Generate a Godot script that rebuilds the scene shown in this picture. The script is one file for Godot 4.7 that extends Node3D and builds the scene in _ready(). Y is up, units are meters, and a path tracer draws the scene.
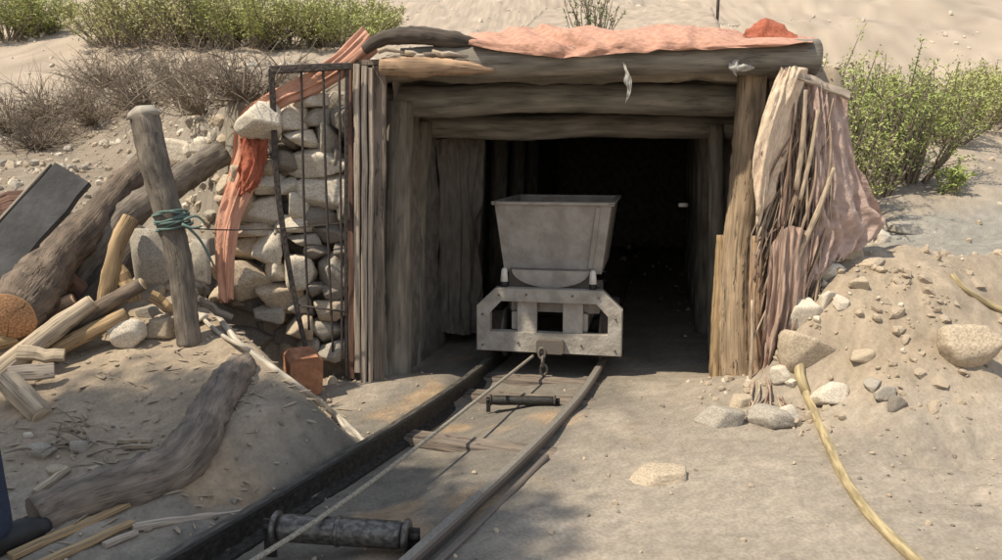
extends Node3D
# A timbered mine portal with an ore cart on rails. Metres, y up; D is the distance in front of the camera (z = -D).

var rng := RandomNumberGenerator.new()
var n_big := FastNoiseLite.new()
var n_mid := FastNoiseLite.new()
var n_fine := FastNoiseLite.new()
var M := {}
var T := {}
var rocks: Array[ArrayMesh] = []
var names := {}

const FOC := 790.0
const EYE := 1.45
const PITCH := 9.0

# ---------------------------------------------------------------- placing
func ray(u: float, v: float) -> Vector3:   # x, up, D per unit
	var c := cos(deg_to_rad(PITCH))
	var s := sin(deg_to_rad(PITCH))
	var y := -(v - 280.0) / FOC
	return Vector3((u - 501.0) / FOC, y * c - s, c + y * s)
func P(u: float, v: float, d: float) -> Vector3:
	var r := ray(u, v)
	var t := d / r.z
	return Vector3(r.x * t, EYE + r.y * t, -d)
func G(u: float, v: float, h: float) -> Vector3:
	var r := ray(u, v)
	var t := (h - EYE) / r.y
	return Vector3(r.x * t, h, -r.z * t)
func L(u: float, v: float, lift := 0.0) -> Vector3:   # first point of the ground on this line of sight
	var r := ray(u, v)
	var t := 1.8
	while t < 40.0:
		var p := Vector3(r.x * t, EYE + r.y * t, r.z * t)
		if p.y < height(p.x, p.z) + lift:
			return Vector3(p.x, p.y, -p.z)
		t += 0.012 if t < 8.0 else 0.05
	return Vector3(r.x * t, EYE + r.y * t, -r.z * t)
func on(x: float, d: float, lift := 0.0) -> Vector3:
	return Vector3(x, height(x, d) + lift, -d)

func table(k: Array, d: float) -> float:
	if d <= k[0][0]: return k[0][1]
	for i in range(1, k.size()):
		if d <= k[i][0]:
			var t: float = (d - k[i - 1][0]) / (k[i][0] - k[i - 1][0])
			return lerpf(k[i - 1][1], k[i][1], t)
	return k[-1][1]

# ---------------------------------------------------------------- the lie of the land
const LEFT := [[-20.0, -0.1], [2.0, 0.07], [2.8, 0.10], [4.3, 0.50], [5.2, 0.83], [9.0, 2.12], [30.0, 9.4], [90.0, 28.0]]
const RIGHT := [[-20.0, -0.1], [2.0, 0.0], [3.6, 0.0], [3.95, 0.16], [4.3, 0.45], [4.65, 0.72], [5.0, 0.84], [5.4, 0.74], [6.6, 0.70], [8.0, 1.15], [9.0, 1.52], [30.0, 9.0], [90.0, 28.0]]
const EDGE := [[-2.0, -2.6], [2.0, -1.42], [2.6, -1.10], [3.0, -0.88], [3.4, -0.62], [3.55, -0.52], [3.8, -0.66], [4.2, -0.98], [4.6, -1.38], [5.0, -1.62]]
const RAIL := [[-6.0, -3.6], [1.0, -1.05], [2.0, -0.58], [2.6, -0.31], [3.09, -0.087], [3.74, 0.208], [4.35, 0.43], [4.976, 0.637], [5.3, 0.727], [6.0, 0.866], [7.0, 1.06], [9.0, 1.46], [12.5, 2.15]]
const GAUGE := 0.74

func rail_x(d: float) -> float:
	var s := 0.0
	for k in 9: s += table(RAIL, d + (k - 4) * 0.2)
	return s / 9.0
func track_mid(d: float) -> float:
	return rail_x(d) - 0.5 * GAUGE * 1.08
func tunnel_x(d: float) -> float:
	return 0.37 + (d - 4.7) * 0.2

func crown(x: float, d: float) -> float:   # ground that lies over the tunnel
	var top := 1.98 + maxf(0.0, d - 7.0) * 0.29 + n_mid.get_noise_2d(x * 1.3, d * 1.3) * 0.05
	return top
func side(x: float, d: float) -> float:
	var t := smoothstep(-0.6, 1.6, x)
	return lerpf(table(LEFT, d), table(RIGHT, d), t)
var dents := []
func make_dents() -> void:
	var q := RandomNumberGenerator.new()
	q.seed = 77
	for k in 46:
		var a := q.randf() * TAU
		dents.append([q.randf_range(0.45, 3.2) if k < 34 else q.randf_range(-2.2, -0.9), q.randf_range(2.2, 4.3), cos(a), sin(a), q.randf_range(0.008, 0.022)])
func dented(x: float, d: float) -> float:
	var h := 0.0
	for k in dents:
		var ex: float = x - k[0]
		var ed: float = d - k[1]
		if absf(ex) > 0.3 or absf(ed) > 0.3: continue
		var u: float = (ex * k[2] + ed * k[3]) / 0.12
		var v: float = (ed * k[2] - ex * k[3]) / 0.05
		var w := u * u + v * v
		h += k[4] * (0.7 * exp(-w * 0.35) - 1.6 * exp(-w))
	return h
func height(x: float, d: float) -> float:
	var rough := n_big.get_noise_2d(x, d) * 0.05 + n_mid.get_noise_2d(x, d) * 0.022 + n_fine.get_noise_2d(x, d) * 0.006
	var far := clampf((d - 5.0) / 10.0, 0.0, 1.0)
	rough += n_big.get_noise_2d(x * 0.25 + 40.0, d * 0.25) * 0.5 * far + n_mid.get_noise_2d(x * 0.5, d * 0.5) * 0.08 * far
	var tx := tunnel_x(d)
	# in front: mound on the left, bank on the right, flat between
	var e := table(EDGE, d) - x
	var a := smoothstep(0.0, 0.5, e)
	var lh := table(LEFT, d) * a
	var r0 := 1.50 + 0.25 * n_big.get_noise_2d(d * 2.0, 7.0)
	var b := smoothstep(r0, r0 + 0.55, x)
	var spill := 0.10 * exp(-pow((x - 1.55) / 0.35, 2.0) - pow((d - 4.55) / 0.4, 2.0))
	var rh := table(RIGHT, d - 0.16 * n_big.get_noise_2d(x * 1.4, 3.0) - 0.10 * clampf(x - 2.4, -1.0, 2.0)) * b * lerpf(1.0, 0.8, smoothstep(2.5, 3.6, x) * (1.0 - smoothstep(5.2, 6.5, d))) + spill
	var front := maxf(lh, rh)
	# the track bed lies a little lower
	var s := absf(x - track_mid(d))
	var bed := 1.0 - smoothstep(0.36, 0.43, s)
	var outside := smoothstep(0.40, 0.52, s)
	rough += n_fine.get_noise_2d(x * 0.6 + 11.0, d * 0.6) * 0.014 * maxf(a, b)
	var amp := lerpf(0.22, 0.9, clampf(a, 0.0, 1.0)) + 1.3 * b
	var f := front * outside + rough * amp - lerpf(0.055, 0.005, smoothstep(-0.15, 0.2, x - track_mid(d))) * bed + 0.025 * smoothstep(0.42, 0.55, s)
	f += 0.018 * exp(-pow((x + 0.15) / 0.16, 2.0) - pow((d - 3.25) / 0.28, 2.0)) + 0.03 * exp(-pow((x - 0.32) / 0.16, 2.0) - pow((d - 4.15) / 0.22, 2.0))
	# a sandy sill left of the track inside the mouth
	f += 0.05 * smoothstep(4.3, 4.7, d) * (1.0 - smoothstep(-0.35, -0.1, x)) * (1.0 - a)
	if d > 2.0 and d < 4.6: f += dented(x, d) + n_mid.get_noise_2d(x * 0.55 + 70.0, d * 0.8) * 0.016 * outside
	if d < 4.8 or (d < 13.0 and absf(x - tx) < 1.13):
		return f if d < 4.8 else lerpf(f, rough * 0.3 - 0.02, smoothstep(4.8, 5.3, d))
	var w := 0.22 + maxf(0.0, d - 5.0) * 0.6
	var xl := -1.62 - maxf(0.0, d - 5.0) * 0.35
	var xr := 2.08
	var heap := smoothstep(xl - w, xl, x) * (1.0 - smoothstep(xr, xr + 0.22 + maxf(0.0, d - 5.0) * 0.12, x))
	var sd := side(x, d) + rough
	var back := lerpf(sd, maxf(crown(x, d) + rough * 0.5, sd), heap)
	return lerpf(f, back, smoothstep(4.88, 5.03, d) if absf(x - 0.25) < 2.0 else smoothstep(4.8, 5.2, d))

func soil(x: float, d: float) -> Color:
	var sand := Color(0.35, 0.302, 0.245)
	var c := sand
	var m := n_mid.get_noise_2d(x * 0.8 + 9.0, d * 0.8) * 0.5 + 0.5
	var g := n_big.get_noise_2d(x * 0.9 - 20.0, d * 0.9) * 0.5 + 0.5
	c = c.lerp(Color(0.325, 0.28, 0.23), clampf(g * 1.4 - 0.35, 0.0, 1.0))
	# dusty grey along the track, with the shade lying there tinted in too
	var s := absf(x - track_mid(d) + 0.1)
	var dusty_shade := (1.0 - smoothstep(0.35, 1.05, s + (m - 0.5) * 0.9)) * (1.0 - smoothstep(6.0, 7.0, d))
	c = c.lerp(Color(0.165, 0.15, 0.128), dusty_shade * 0.8)
	var patch := smoothstep(0.60, 0.72, n_mid.get_noise_2d(x * 0.55 + 3.0, d * 0.55 + 50.0) * 0.5 + 0.5) * dusty_shade
	c = c.lerp(Color(0.34, 0.25, 0.165), patch)
	c = c.lerp(Color(0.39, 0.315, 0.23).lerp(Color(0.32, 0.25, 0.18), m), (1.0 - smoothstep(-1.3, -0.8, x)) * smoothstep(2.8, 3.2, d) * (1.0 - smoothstep(4.6, 5.2, d)) * 0.8)
	# left bank: tan earth, further up grey scree, then the pale path
	if x < -0.8 and d > 4.6:
		var k := smoothstep(4.6, 5.4, d)
		c = c.lerp(Color(0.33, 0.29, 0.235).lerp(Color(0.25, 0.215, 0.175), m), k)
		c = c.lerp(Color(0.235, 0.19, 0.145), smoothstep(6.2, 7.0, d + m) * (1.0 - smoothstep(8.6, 9.6, d + m)) * 0.75)
	c = c.lerp(Color(0.40, 0.33, 0.25).lerp(Color(0.33, 0.265, 0.195), m), smoothstep(1.5, 2.0, x) * smoothstep(3.8, 4.3, d + (m - 0.5) * 0.5) * (1.0 - smoothstep(5.3, 6.0, d)))
	if x > 2.0:
		var q := smoothstep(0.42, 0.6, 1.0 - absf(d - 6.3 - 0.2 * (x - 3.0)) * 0.75 + (m - 0.5) * 0.3) * smoothstep(2.6, 3.1, x)
		c = c.lerp(Color(0.27, 0.26, 0.235), q * 0.8)
	var fark := smoothstep(6.8, 10.0, d + (m - 0.5) * 1.5)
	c = c.lerp(Color(0.46, 0.385, 0.31).lerp(Color(0.38, 0.31, 0.24), m), fark)
	var streak := n_mid.get_noise_2d(x * 0.35 + n_big.get_noise_2d(x * 2.0, d * 2.0) * 0.8, d * 0.9 + 17.0)
	c = c * (1.0 + streak * 0.22)
	var speck := n_fine.get_noise_2d(x * 1.7, d * 1.7)
	return c * (1.0 + speck * 0.30)

# ---------------------------------------------------------------- meshes
func st_new(flat := false) -> SurfaceTool:
	var st := SurfaceTool.new()
	st.begin(Mesh.PRIMITIVE_TRIANGLES)
	st.set_smooth_group(-1 if flat else 0)
	return st

func tri(st: SurfaceTool, a: Vector3, b: Vector3, c: Vector3) -> void:
	st.set_uv(Vector2(a.x + a.z, a.y)); st.add_vertex(a)
	st.set_uv(Vector2(b.x + b.z, b.y)); st.add_vertex(b)
	st.set_uv(Vector2(c.x + c.z, c.y)); st.add_vertex(c)
func quad(st: SurfaceTool, a: Vector3, b: Vector3, c: Vector3, d: Vector3) -> void:   # clockwise from outside
	tri(st, a, b, c)
	tri(st, a, c, d)

func smooth_path(k: Array, step := 0.05) -> Array:
	var cv := Curve3D.new()
	for i in k.size():
		var t := Vector3.ZERO
		if i > 0 and i < k.size() - 1: t = (k[i + 1] - k[i - 1]) / 6.0
		elif i == 0: t = (k[1] - k[0]) / 6.0
		else: t = (k[i] - k[i - 1]) / 6.0
		cv.add_point(k[i], -t, t)
	cv.bake_interval = step
	var out := []
	for p in cv.get_baked_points(): out.append(p)
	return out

# a profile (x, y pairs, counter-clockwise seen against the run) swept along points; radii scale it
func sweep(st: SurfaceTool, prof: Array, pts: Array, up := Vector3.UP, scale := [], caps := true, bump := 0.0, seed_at := 0.0) -> void:
	var n := prof.size()
	var rings := []
	var run := 0.0
	var runs := []
	var last_e1 := Vector3.ZERO
	for i in pts.size():
		var t: Vector3 = (pts[mini(i + 1, pts.size() - 1)] - pts[maxi(i - 1, 0)]).normalized()
		var e1: Vector3
		if i == 0:
			e1 = up.cross(t)
			if e1.length() < 0.01: e1 = Vector3.RIGHT.cross(t)
			e1 = e1.normalized()
		else:
			e1 = (last_e1 - t * last_e1.dot(t)).normalized()
		last_e1 = e1
		var e2 := t.cross(e1)
		var sc := 1.0
		if scale.size():
			var q := float(i) / maxf(1.0, pts.size() - 1) * (scale.size() - 1)
			var qi := mini(int(q), scale.size() - 2) if scale.size() > 1 else 0
			sc = lerpf(scale[qi], scale[mini(qi + 1, scale.size() - 1)], q - qi)
		var ring := []
		for j in n:
			var o: Vector2 = prof[j]
			var k := sc
			var w: Vector3 = pts[i] + e1 * o.x * sc + e2 * o.y * sc
			if bump > 0.0:
				k = 1.0 + bump * (n_mid.get_noise_3d(w.x * 6.0 + seed_at, w.y * 6.0, w.z * 6.0) * 1.3 + n_fine.get_noise_3d(w.x * 4.0 + seed_at, w.y * 4.0, w.z * 4.0) * 0.6)
				w = pts[i] + (e1 * o.x + e2 * o.y) * sc * k
			ring.append(w)
		rings.append(ring)
		if i > 0: run += pts[i].distance_to(pts[i - 1])
		runs.append(run)
	for i in pts.size() - 1:
		for j in n:
			var j2 := (j + 1) % n
			var u0 := float(j) / n
			var u1 := float(j + 1) / n
			var a: Vector3 = rings[i][j]
			var b: Vector3 = rings[i + 1][j]
			var c: Vector3 = rings[i][j2]
			var d: Vector3 = rings[i + 1][j2]
			st.set_uv(Vector2(u0, runs[i])); st.add_vertex(a)
			st.set_uv(Vector2(u0, runs[i + 1])); st.add_vertex(b)
			st.set_uv(Vector2(u1, runs[i])); st.add_vertex(c)
			st.set_uv(Vector2(u1, runs[i])); st.add_vertex(c)
			st.set_uv(Vector2(u0, runs[i + 1])); st.add_vertex(b)
			st.set_uv(Vector2(u1, runs[i + 1])); st.add_vertex(d)
	if caps:
		for e in 2:
			var i: int = 0 if e == 0 else pts.size() - 1
			var mid := Vector3.ZERO
			for w in rings[i]: mid += w / n
			for j in n:
				var p: Vector3 = rings[i][j]
				var q: Vector3 = rings[i][(j + 1) % n]
				var uvp := Vector2(prof[j].x, prof[j].y) * 3.0
				var uvq := Vector2(prof[(j + 1) % n].x, prof[(j + 1) % n].y) * 3.0
				st.set_uv(Vector2.ZERO); st.add_vertex(mid)
				st.set_uv(uvp if e == 0 else uvq); st.add_vertex(p if e == 0 else q)
				st.set_uv(uvq if e == 0 else uvp); st.add_vertex(q if e == 0 else p)

func circle(r: float, n := 10) -> Array:
	var a := []
	for j in n: a.append(Vector2(cos(TAU * j / n), sin(TAU * j / n)) * r)
	return a
func rect(w: float, h: float, b := 0.006) -> Array:
	var x := w * 0.5
	var y := h * 0.5
	return [Vector2(x, -y + b), Vector2(x, y - b), Vector2(x - b, y), Vector2(-x + b, y), Vector2(-x, y - b), Vector2(-x, -y + b), Vector2(-x + b, -y), Vector2(x - b, -y)]

func done(st: SurfaceTool) -> ArrayMesh:
	st.index()
	st.generate_normals()
	return st.commit()

func box_st(st: SurfaceTool, c: Vector3, s: Vector3, b := 0.006, bas := Basis()) -> void:   # chamfered box
	sweep(st, rect(s.x, s.y, b), [c + bas * Vector3(0, 0, -s.z * 0.5), c + bas * Vector3(0, 0, s.z * 0.5)], bas.y)

# ---------------------------------------------------------------- objects
func numbered(called: String) -> String:
	var k: int = names.get(called, 0)
	names[called] = k + 1
	return called if k == 0 else "%s_%03d" % [called, k]
func tag(o: Node3D, label: String, category: String, group := "", kind := "") -> Node3D:
	if label: o.set_meta("label", label)
	if category: o.set_meta("category", category)
	if group: o.set_meta("group", group)
	if kind: o.set_meta("kind", kind)
	return o
func thing(called: String, label: String, category: String, at := Vector3.ZERO, group := "") -> Node3D:
	var o := Node3D.new()
	o.name = numbered(called)
	add_child(o)
	o.position = at
	return tag(o, label, category, group)
func put(mesh: Mesh, called: String, m: Material, parent: Node3D = null) -> MeshInstance3D:
	var o := MeshInstance3D.new()
	o.mesh = mesh
	o.material_override = m
	if parent == null:
		o.name = numbered(called)
		add_child(o)
	else:
		o.name = called
		parent.add_child(o, true)
		if parent.get_parent() == self and not parent is MeshInstance3D: o.position = -parent.position   # shapes are made in place
	return o
func part(st: SurfaceTool, called: String, m: Material, parent: Node3D = null) -> MeshInstance3D:
	return put(done(st), called, m, parent)
func lpart(st: SurfaceTool, called: String, m: Material, parent: Node3D) -> MeshInstance3D:   # made in the parent's own axes
	var o := put(done(st), called, m, parent)
	o.position = Vector3.ZERO
	return o

# ---------------------------------------------------------------- materials
func noise_tex(freq: float, seed_: int, lo: float, hi: float, kind := FastNoiseLite.TYPE_SIMPLEX, oct := 5, size := 512, warp := false) -> NoiseTexture2D:
	var n := FastNoiseLite.new()
	n.noise_type = kind; n.frequency = freq; n.seed = seed_
	n.fractal_octaves = oct; n.fractal_gain = 0.55
	if warp:
		n.domain_warp_enabled = true; n.domain_warp_amplitude = 25.0; n.domain_warp_frequency = 0.02
	var t := NoiseTexture2D.new()
	t.width = size; t.height = size; t.seamless = true; t.noise = n
	var g := Gradient.new()
	g.offsets = PackedFloat32Array([0.0, 0.35, 0.65, 1.0])
	var m1 := lerpf(lo, hi, 0.38)
	var m2 := lerpf(lo, hi, 0.75)
	g.colors = PackedColorArray([Color(lo, lo, lo), Color(m1, m1 * 0.99, m1 * 0.98), Color(m2, m2, m2), Color(hi, hi, hi)])
	t.color_ramp = g
	return t
func normal_tex(freq: float, seed_: int, strength: float, oct := 5, kind := FastNoiseLite.TYPE_SIMPLEX) -> NoiseTexture2D:
	var n := FastNoiseLite.new()
	n.noise_type = kind; n.frequency = freq; n.seed = seed_; n.fractal_octaves = oct; n.fractal_gain = 0.6
	var t := NoiseTexture2D.new()
	t.width = 512; t.height = 512; t.seamless = true; t.noise = n
	t.as_normal_map = true; t.bump_strength = strength
	return t
func mat(lin: Color, rough := 0.9, tex = null, scale := Vector3.ONE, nrm = null, depth := 1.0, tri_ := false, metal := 0.0) -> StandardMaterial3D:
	var m := StandardMaterial3D.new()
	m.albedo_color = lin.linear_to_srgb()
	m.roughness = rough; m.metallic = metal
	m.cull_mode = BaseMaterial3D.CULL_DISABLED
	if tex: m.albedo_texture = tex
	if nrm:
		m.normal_enabled = true; m.normal_texture = nrm; m.normal_scale = depth
	m.uv1_scale = scale
	if tri_: m.uv1_triplanar = true
	return m

func wood_textures() -> void:   # grain that runs along v and closes round u: streaks, weather checks, knots, blotches
	var a := FastNoiseLite.new()
	a.frequency = 1.0; a.fractal_octaves = 3; a.seed = 61
	for pass_ in 2:
		var w := 256
		var h := 640
		var im := Image.create(w, h, false, Image.FORMAT_RGB8)
		var bump := Image.create(w, h, false, Image.FORMAT_RGB8)
		var knots := []
		var kr := RandomNumberGenerator.new()
		kr.seed = 5 + pass_
		for k in 9: knots.append(Vector3(kr.randf() * w, kr.randf() * h, kr.randf_range(6.0, 13.0)))
		for y in h:
			for x in w:
				var dx := 0.0
				var kn := 0.0
				for k in knots:
					var ex: float = absf(x - k.x)
					ex = minf(ex, w - ex)
					var ey: float = y - k.y
					var q: float = (ex * ex + ey * ey * 0.22) / (k.z * k.z)
					if q < 9.0:
						dx += exp(-q * 0.6) * 0.10 * signf(x - k.x)
						kn = maxf(kn, exp(-q * 1.6))
				var th := TAU * x / w + dx
				var v := float(y) / h
				var c := cos(th)
				var s := sin(th)
				var streak := a.get_noise_3d(c * 7.0, s * 7.0, v * 5.0 + pass_ * 9.0)
				var fine := a.get_noise_3d(c * 20.0, s * 20.0, v * 11.0 + 40.0)
				var blot := a.get_noise_3d(c * 1.3 + 9.0, s * 1.3, v * 6.0 + pass_ * 20.0)
				var ck := absf(a.get_noise_3d(c * 4.5 + 30.0, s * 4.5, v * 2.6 + pass_ * 5.0))
				var crack := 1.0 - smoothstep(0.012, 0.045, ck)
				crack *= smoothstep(-0.05, 0.2, a.get_noise_3d(c * 2.0, s * 2.0 + 50.0, v * 7.0))
				var t := 0.83 + streak * 0.16 + fine * 0.10 + blot * 0.22 - kn * 0.30
				if pass_ == 1: t = 0.82 + streak * 0.08 + fine * 0.07 + blot * 0.30 - kn * 0.16
				t -= crack * (0.42 if pass_ == 0 else 0.22)
				t = clampf(t, 0.2, 1.0)
				im.set_pixel(x, y, Color(t, t * 0.985, t * 0.965))
				var b := clampf(0.6 + streak * 0.18 + fine * 0.14 - crack * 0.5 + kn * 0.2, 0.0, 1.0)
				bump.set_pixel(x, y, Color(b, b, b))
		bump.bump_map_to_normal_map(5.0)
		T["grain" if pass_ == 0 else "bark"] = ImageTexture.create_from_image(im)
		if pass_ == 0: T.n_grain = ImageTexture.create_from_image(bump)
	var ri := Image.create(128, 128, false, Image.FORMAT_RGB8)
	for y in 128:
		for x in 128:
			var p := Vector2(x - 64, y - 64)
			var d := p.length() + a.get_noise_2d(x * 0.04, y * 0.04) * 5.0
			var t := 0.84 + 0.045 * sin(d * 0.9) + 0.26 * a.get_noise_2d(x * 0.12, y * 0.12)
			if absf(p.angle() - 0.7 - 0.1 * sin(d * 0.1)) < 0.035 or absf(p.angle() + 1.9) < 0.03: t -= 0.3
			ri.set_pixel(x, y, Color(t, t * 0.97, t * 0.92))
	T.rings = ImageTexture.create_from_image(ri)

func make_materials() -> void:
	wood_textures()
	T.dirt = noise_tex(0.04, 5, 0.84, 1.0, FastNoiseLite.TYPE_SIMPLEX, 5, 1024)
	T.rock = noise_tex(0.009, 11, 0.66, 1.0, FastNoiseLite.TYPE_SIMPLEX, 6)
	T.rust = noise_tex(0.02, 17, 0.50, 1.0, FastNoiseLite.TYPE_SIMPLEX, 6, 512, true)
	T.cloth = noise_tex(0.015, 21, 0.82, 1.0, FastNoiseLite.TYPE_SIMPLEX, 5)
	T.n_dirt = normal_tex(0.09, 6, 2.5)
	T.n_rock = normal_tex(0.02, 12, 7.0)
	T.n_cloth = normal_tex(0.012, 22, 7.0, 4)
	T.n_cloth.noise.fractal_type = FastNoiseLite.FRACTAL_RIDGED
	var wood := func(c: Color, around := 1.0, along := 0.45, d := 0.8): return mat(c, 0.92, T.grain, Vector3(around, along, 1), T.n_grain, d)
	M.ground = mat(Color(1.18, 1.18, 1.18).clamp(), 0.97, T.dirt, Vector3.ONE * 0.9, T.n_dirt, 0.35, true)
	M.ground.uv1_world_triplanar = true
	M.ground.vertex_color_use_as_albedo = true
	M.rock_white = mat(Color(0.78, 0.70, 0.58), 0.95, T.rock, Vector3.ONE * 1.4, T.n_rock, 0.4, true)
	M.rock_tan = mat(Color(0.58, 0.48, 0.36), 0.95, T.rock, Vector3.ONE * 1.4, T.n_rock, 0.4, true)
	M.rock_grey = mat(Color(0.48, 0.435, 0.37), 0.95, T.rock, Vector3.ONE * 1.4, T.n_rock, 0.45, true)
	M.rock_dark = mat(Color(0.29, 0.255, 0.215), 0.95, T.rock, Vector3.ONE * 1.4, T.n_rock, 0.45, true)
	M.clod = mat(Color(0.43, 0.355, 0.27), 0.97, T.dirt, Vector3.ONE * 1.4, T.n_dirt, 0.6, true)
	M.beam = mat(Color(0.30, 0.28, 0.245), 0.93, T.bark, Vector3(1, 0.4, 1), T.n_grain, 0.5)
	M.beam2 = mat(Color(0.26, 0.245, 0.21), 0.93, T.bark, Vector3(1, 0.4, 1), T.n_grain, 0.4)
	M.post = wood.call(Color(0.48, 0.365, 0.25))
	M.post_grey = mat(Color(0.27, 0.245, 0.205), 0.93, T.bark, Vector3(1, 0.4, 1), T.n_grain, 0.4)
	M.plank_light = wood.call(Color(0.58, 0.50, 0.42))
	M.plank_grey = wood.call(Color(0.24, 0.20, 0.17))
	M.plank_red = wood.call(Color(0.22, 0.13, 0.10))
	M.split = wood.call(Color(0.52, 0.36, 0.24))
	M.bark = mat(Color(0.21, 0.165, 0.13), 0.95, T.bark, Vector3(1, 0.9, 1), T.n_grain, 1.0)
	M.bark_grey = mat(Color(0.23, 0.20, 0.17), 0.95, T.bark, Vector3(1, 0.9, 1), T.n_grain, 1.0)
	M.bark_dusty = mat(Color(0.27, 0.225, 0.19), 0.97, T.bark, Vector3(1, 0.9, 1), T.n_grain, 0.9)
	M.bark_dark = mat(Color(0.12, 0.10, 0.085), 0.95, T.bark, Vector3(1, 0.9, 1), T.n_grain, 1.0)
	M.wood_pale = wood.call(Color(0.56, 0.47, 0.36))
	M.wood_tan = wood.call(Color(0.48, 0.345, 0.20))
	M.wood_cut = mat(Color(0.55, 0.325, 0.19), 0.9, T.rings, Vector3(1.0 / 6.0, 1.0 / 6.0, 1))
	M.wood_cut.uv1_offset = Vector3(0.5, 0.5, 0)
	M.pale_cut = mat(Color(0.60, 0.50, 0.38), 0.9, T.rings, Vector3(1.0 / 6.0, 1.0 / 6.0, 1))
	M.pale_cut.uv1_offset = Vector3(0.5, 0.5, 0)
	M.charcoal = mat(Color(0.085, 0.085, 0.09), 0.8, T.rock, Vector3(1.0, 0.6, 1), T.n_rock, 0.15)
	M.charcoal_sunlit_edge = wood.call(Color(0.52, 0.47, 0.40), 1.0)  # paler than the panel: sunlight on the upper edge put into the colour
	M.rail = mat(Color(0.165, 0.14, 0.12), 0.6, T.dirt, Vector3(0.5, 1.0, 1), null, 0.3, false, 0.1)
	M.rail_top = mat(Color(0.33, 0.305, 0.27), 0.45, T.dirt, Vector3(0.3, 0.7, 1), null, 1.0, false, 0.35)
	M.rail_dull = mat(Color(0.12, 0.11, 0.095), 0.6, T.rust, Vector3(1, 0.7, 1))
	M.dark_steel = mat(Color(0.05, 0.045, 0.04), 0.6, T.rust, Vector3(2, 2, 2), T.n_rock, 0.5, false, 0.3)
	M.roller = mat(Color(0.20, 0.185, 0.17), 0.42, T.rust, Vector3(1, 2, 1), T.n_rock, 0.15, false, 0.5)
	M.black_timber = wood.call(Color(0.045, 0.041, 0.035), 1.0)
	M.rope = mat(Color(0.40, 0.37, 0.31), 0.75, T.bark, Vector3(1, 8, 1))
	M.cart = mat(Color(0.40, 0.36, 0.32), 0.8, T.rust, Vector3(0.7, 0.7, 0.7), T.n_rock, 0.35, true)
	M.cart.albedo_texture = noise_tex(0.012, 33, 0.80, 1.0, FastNoiseLite.TYPE_SIMPLEX, 6)
	M.cart_frame = mat(Color(0.41, 0.375, 0.33), 0.8, M.cart.albedo_texture, Vector3(0.9, 0.9, 0.9), T.n_rock, 0.35, true)
	M.white_cap = mat(Color(0.66, 0.63, 0.58), 0.7)
	M.tarp = mat(Color(0.56, 0.31, 0.225), 0.9, T.cloth, Vector3(4.0, 2.0, 1), T.n_cloth, 0.5)
	M.tarp_red = mat(Color(0.42, 0.125, 0.07), 0.9, T.cloth, Vector3.ONE * 1.3, T.n_cloth, 0.5)
	M.tarp_side = mat(Color(0.66, 0.35, 0.24), 0.9, T.cloth, Vector3.ONE * 1.3, T.n_cloth, 0.5)
	M.burlap = mat(Color(0.74, 0.59, 0.45), 0.95, T.cloth, Vector3.ONE * 1.5, T.n_cloth, 0.5)
	M.pink = mat(Color(0.52, 0.39, 0.34), 0.95, T.cloth, Vector3.ONE * 1.2, T.n_cloth, 0.5)
	M.sack = mat(Color(0.56, 0.41, 0.34), 0.95, T.bark, Vector3(2, 0.6, 1), T.n_grain, 1.2)
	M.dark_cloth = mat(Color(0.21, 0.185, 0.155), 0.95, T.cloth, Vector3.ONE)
	for i in 6:
		var c: Color = [Color(0.46, 0.36, 0.28), Color(0.56, 0.45, 0.35), Color(0.38, 0.27, 0.21), Color(0.52, 0.39, 0.32), Color(0.62, 0.51, 0.39), Color(0.31, 0.21, 0.165)][i]
		M["stick%d" % i] = mat(c, 0.95, T.bark, Vector3(1, 1.5, 1))
	M.iron = mat(Color(0.10, 0.08, 0.07), 0.7, T.rust, Vector3(1, 2, 1), T.n_rock, 0.6, false, 0.3)
	M.clay = mat(Color(0.46, 0.22, 0.125), 0.95, T.rock, Vector3.ONE * 1.6, T.n_rock, 0.8, true)
	M.teal = mat(Color(0.13, 0.20, 0.18), 0.85, T.cloth, Vector3.ONE * 4.0)
	M.hose = mat(Color(0.52, 0.42, 0.24), 0.6, T.rock, Vector3(1, 1, 1))
	M.hose_white = mat(Color(0.60, 0.54, 0.45), 0.7, T.rock, Vector3(1, 1, 1))
	M.denim = mat(Color(0.028, 0.042, 0.075), 0.95, T.cloth, Vector3.ONE * 3.0, T.n_cloth, 0.6, true)
	M.shirt = mat(Color(0.25, 0.26, 0.27), 0.95, T.cloth, Vector3.ONE * 2.0, T.n_cloth, 0.6, true)
	M.shoe = mat(Color(0.015, 0.015, 0.017), 0.6, T.cloth, Vector3.ONE * 3.0, null, 1.0, true)
	M.skin = mat(Color(0.36, 0.21, 0.14), 0.6)
	M.skin.subsurf_scatter_enabled = true
	M.skin.subsurf_scatter_strength = 0.1
	M.hair = mat(Color(0.015, 0.012, 0.01), 0.7)
	M.scrap = mat(Color(0.55, 0.53, 0.49), 0.8, T.rock, Vector3.ONE * 2.0)
	for k in ["leaf_a", "leaf_b", "leaf_c", "leaf_d"]:
		var c: Color = {"leaf_a": Color(0.31, 0.37, 0.11), "leaf_b": Color(0.38, 0.41, 0.14), "leaf_c": Color(0.44, 0.43, 0.19), "leaf_d": Color(0.09, 0.15, 0.04)}[k]
		M[k] = mat(c, 0.7)
		M[k].vertex_color_use_as_albedo = true
		M[k].backlight_enabled = true
		M[k].backlight = Color(0.12, 0.16, 0.03)
	M.twig = mat(Color(0.29, 0.24, 0.195), 0.95, T.bark, Vector3(1, 2, 1))
	M.twig_pale = mat(Color(0.42, 0.36, 0.29), 0.95, T.bark, Vector3(1, 2, 1))

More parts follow.
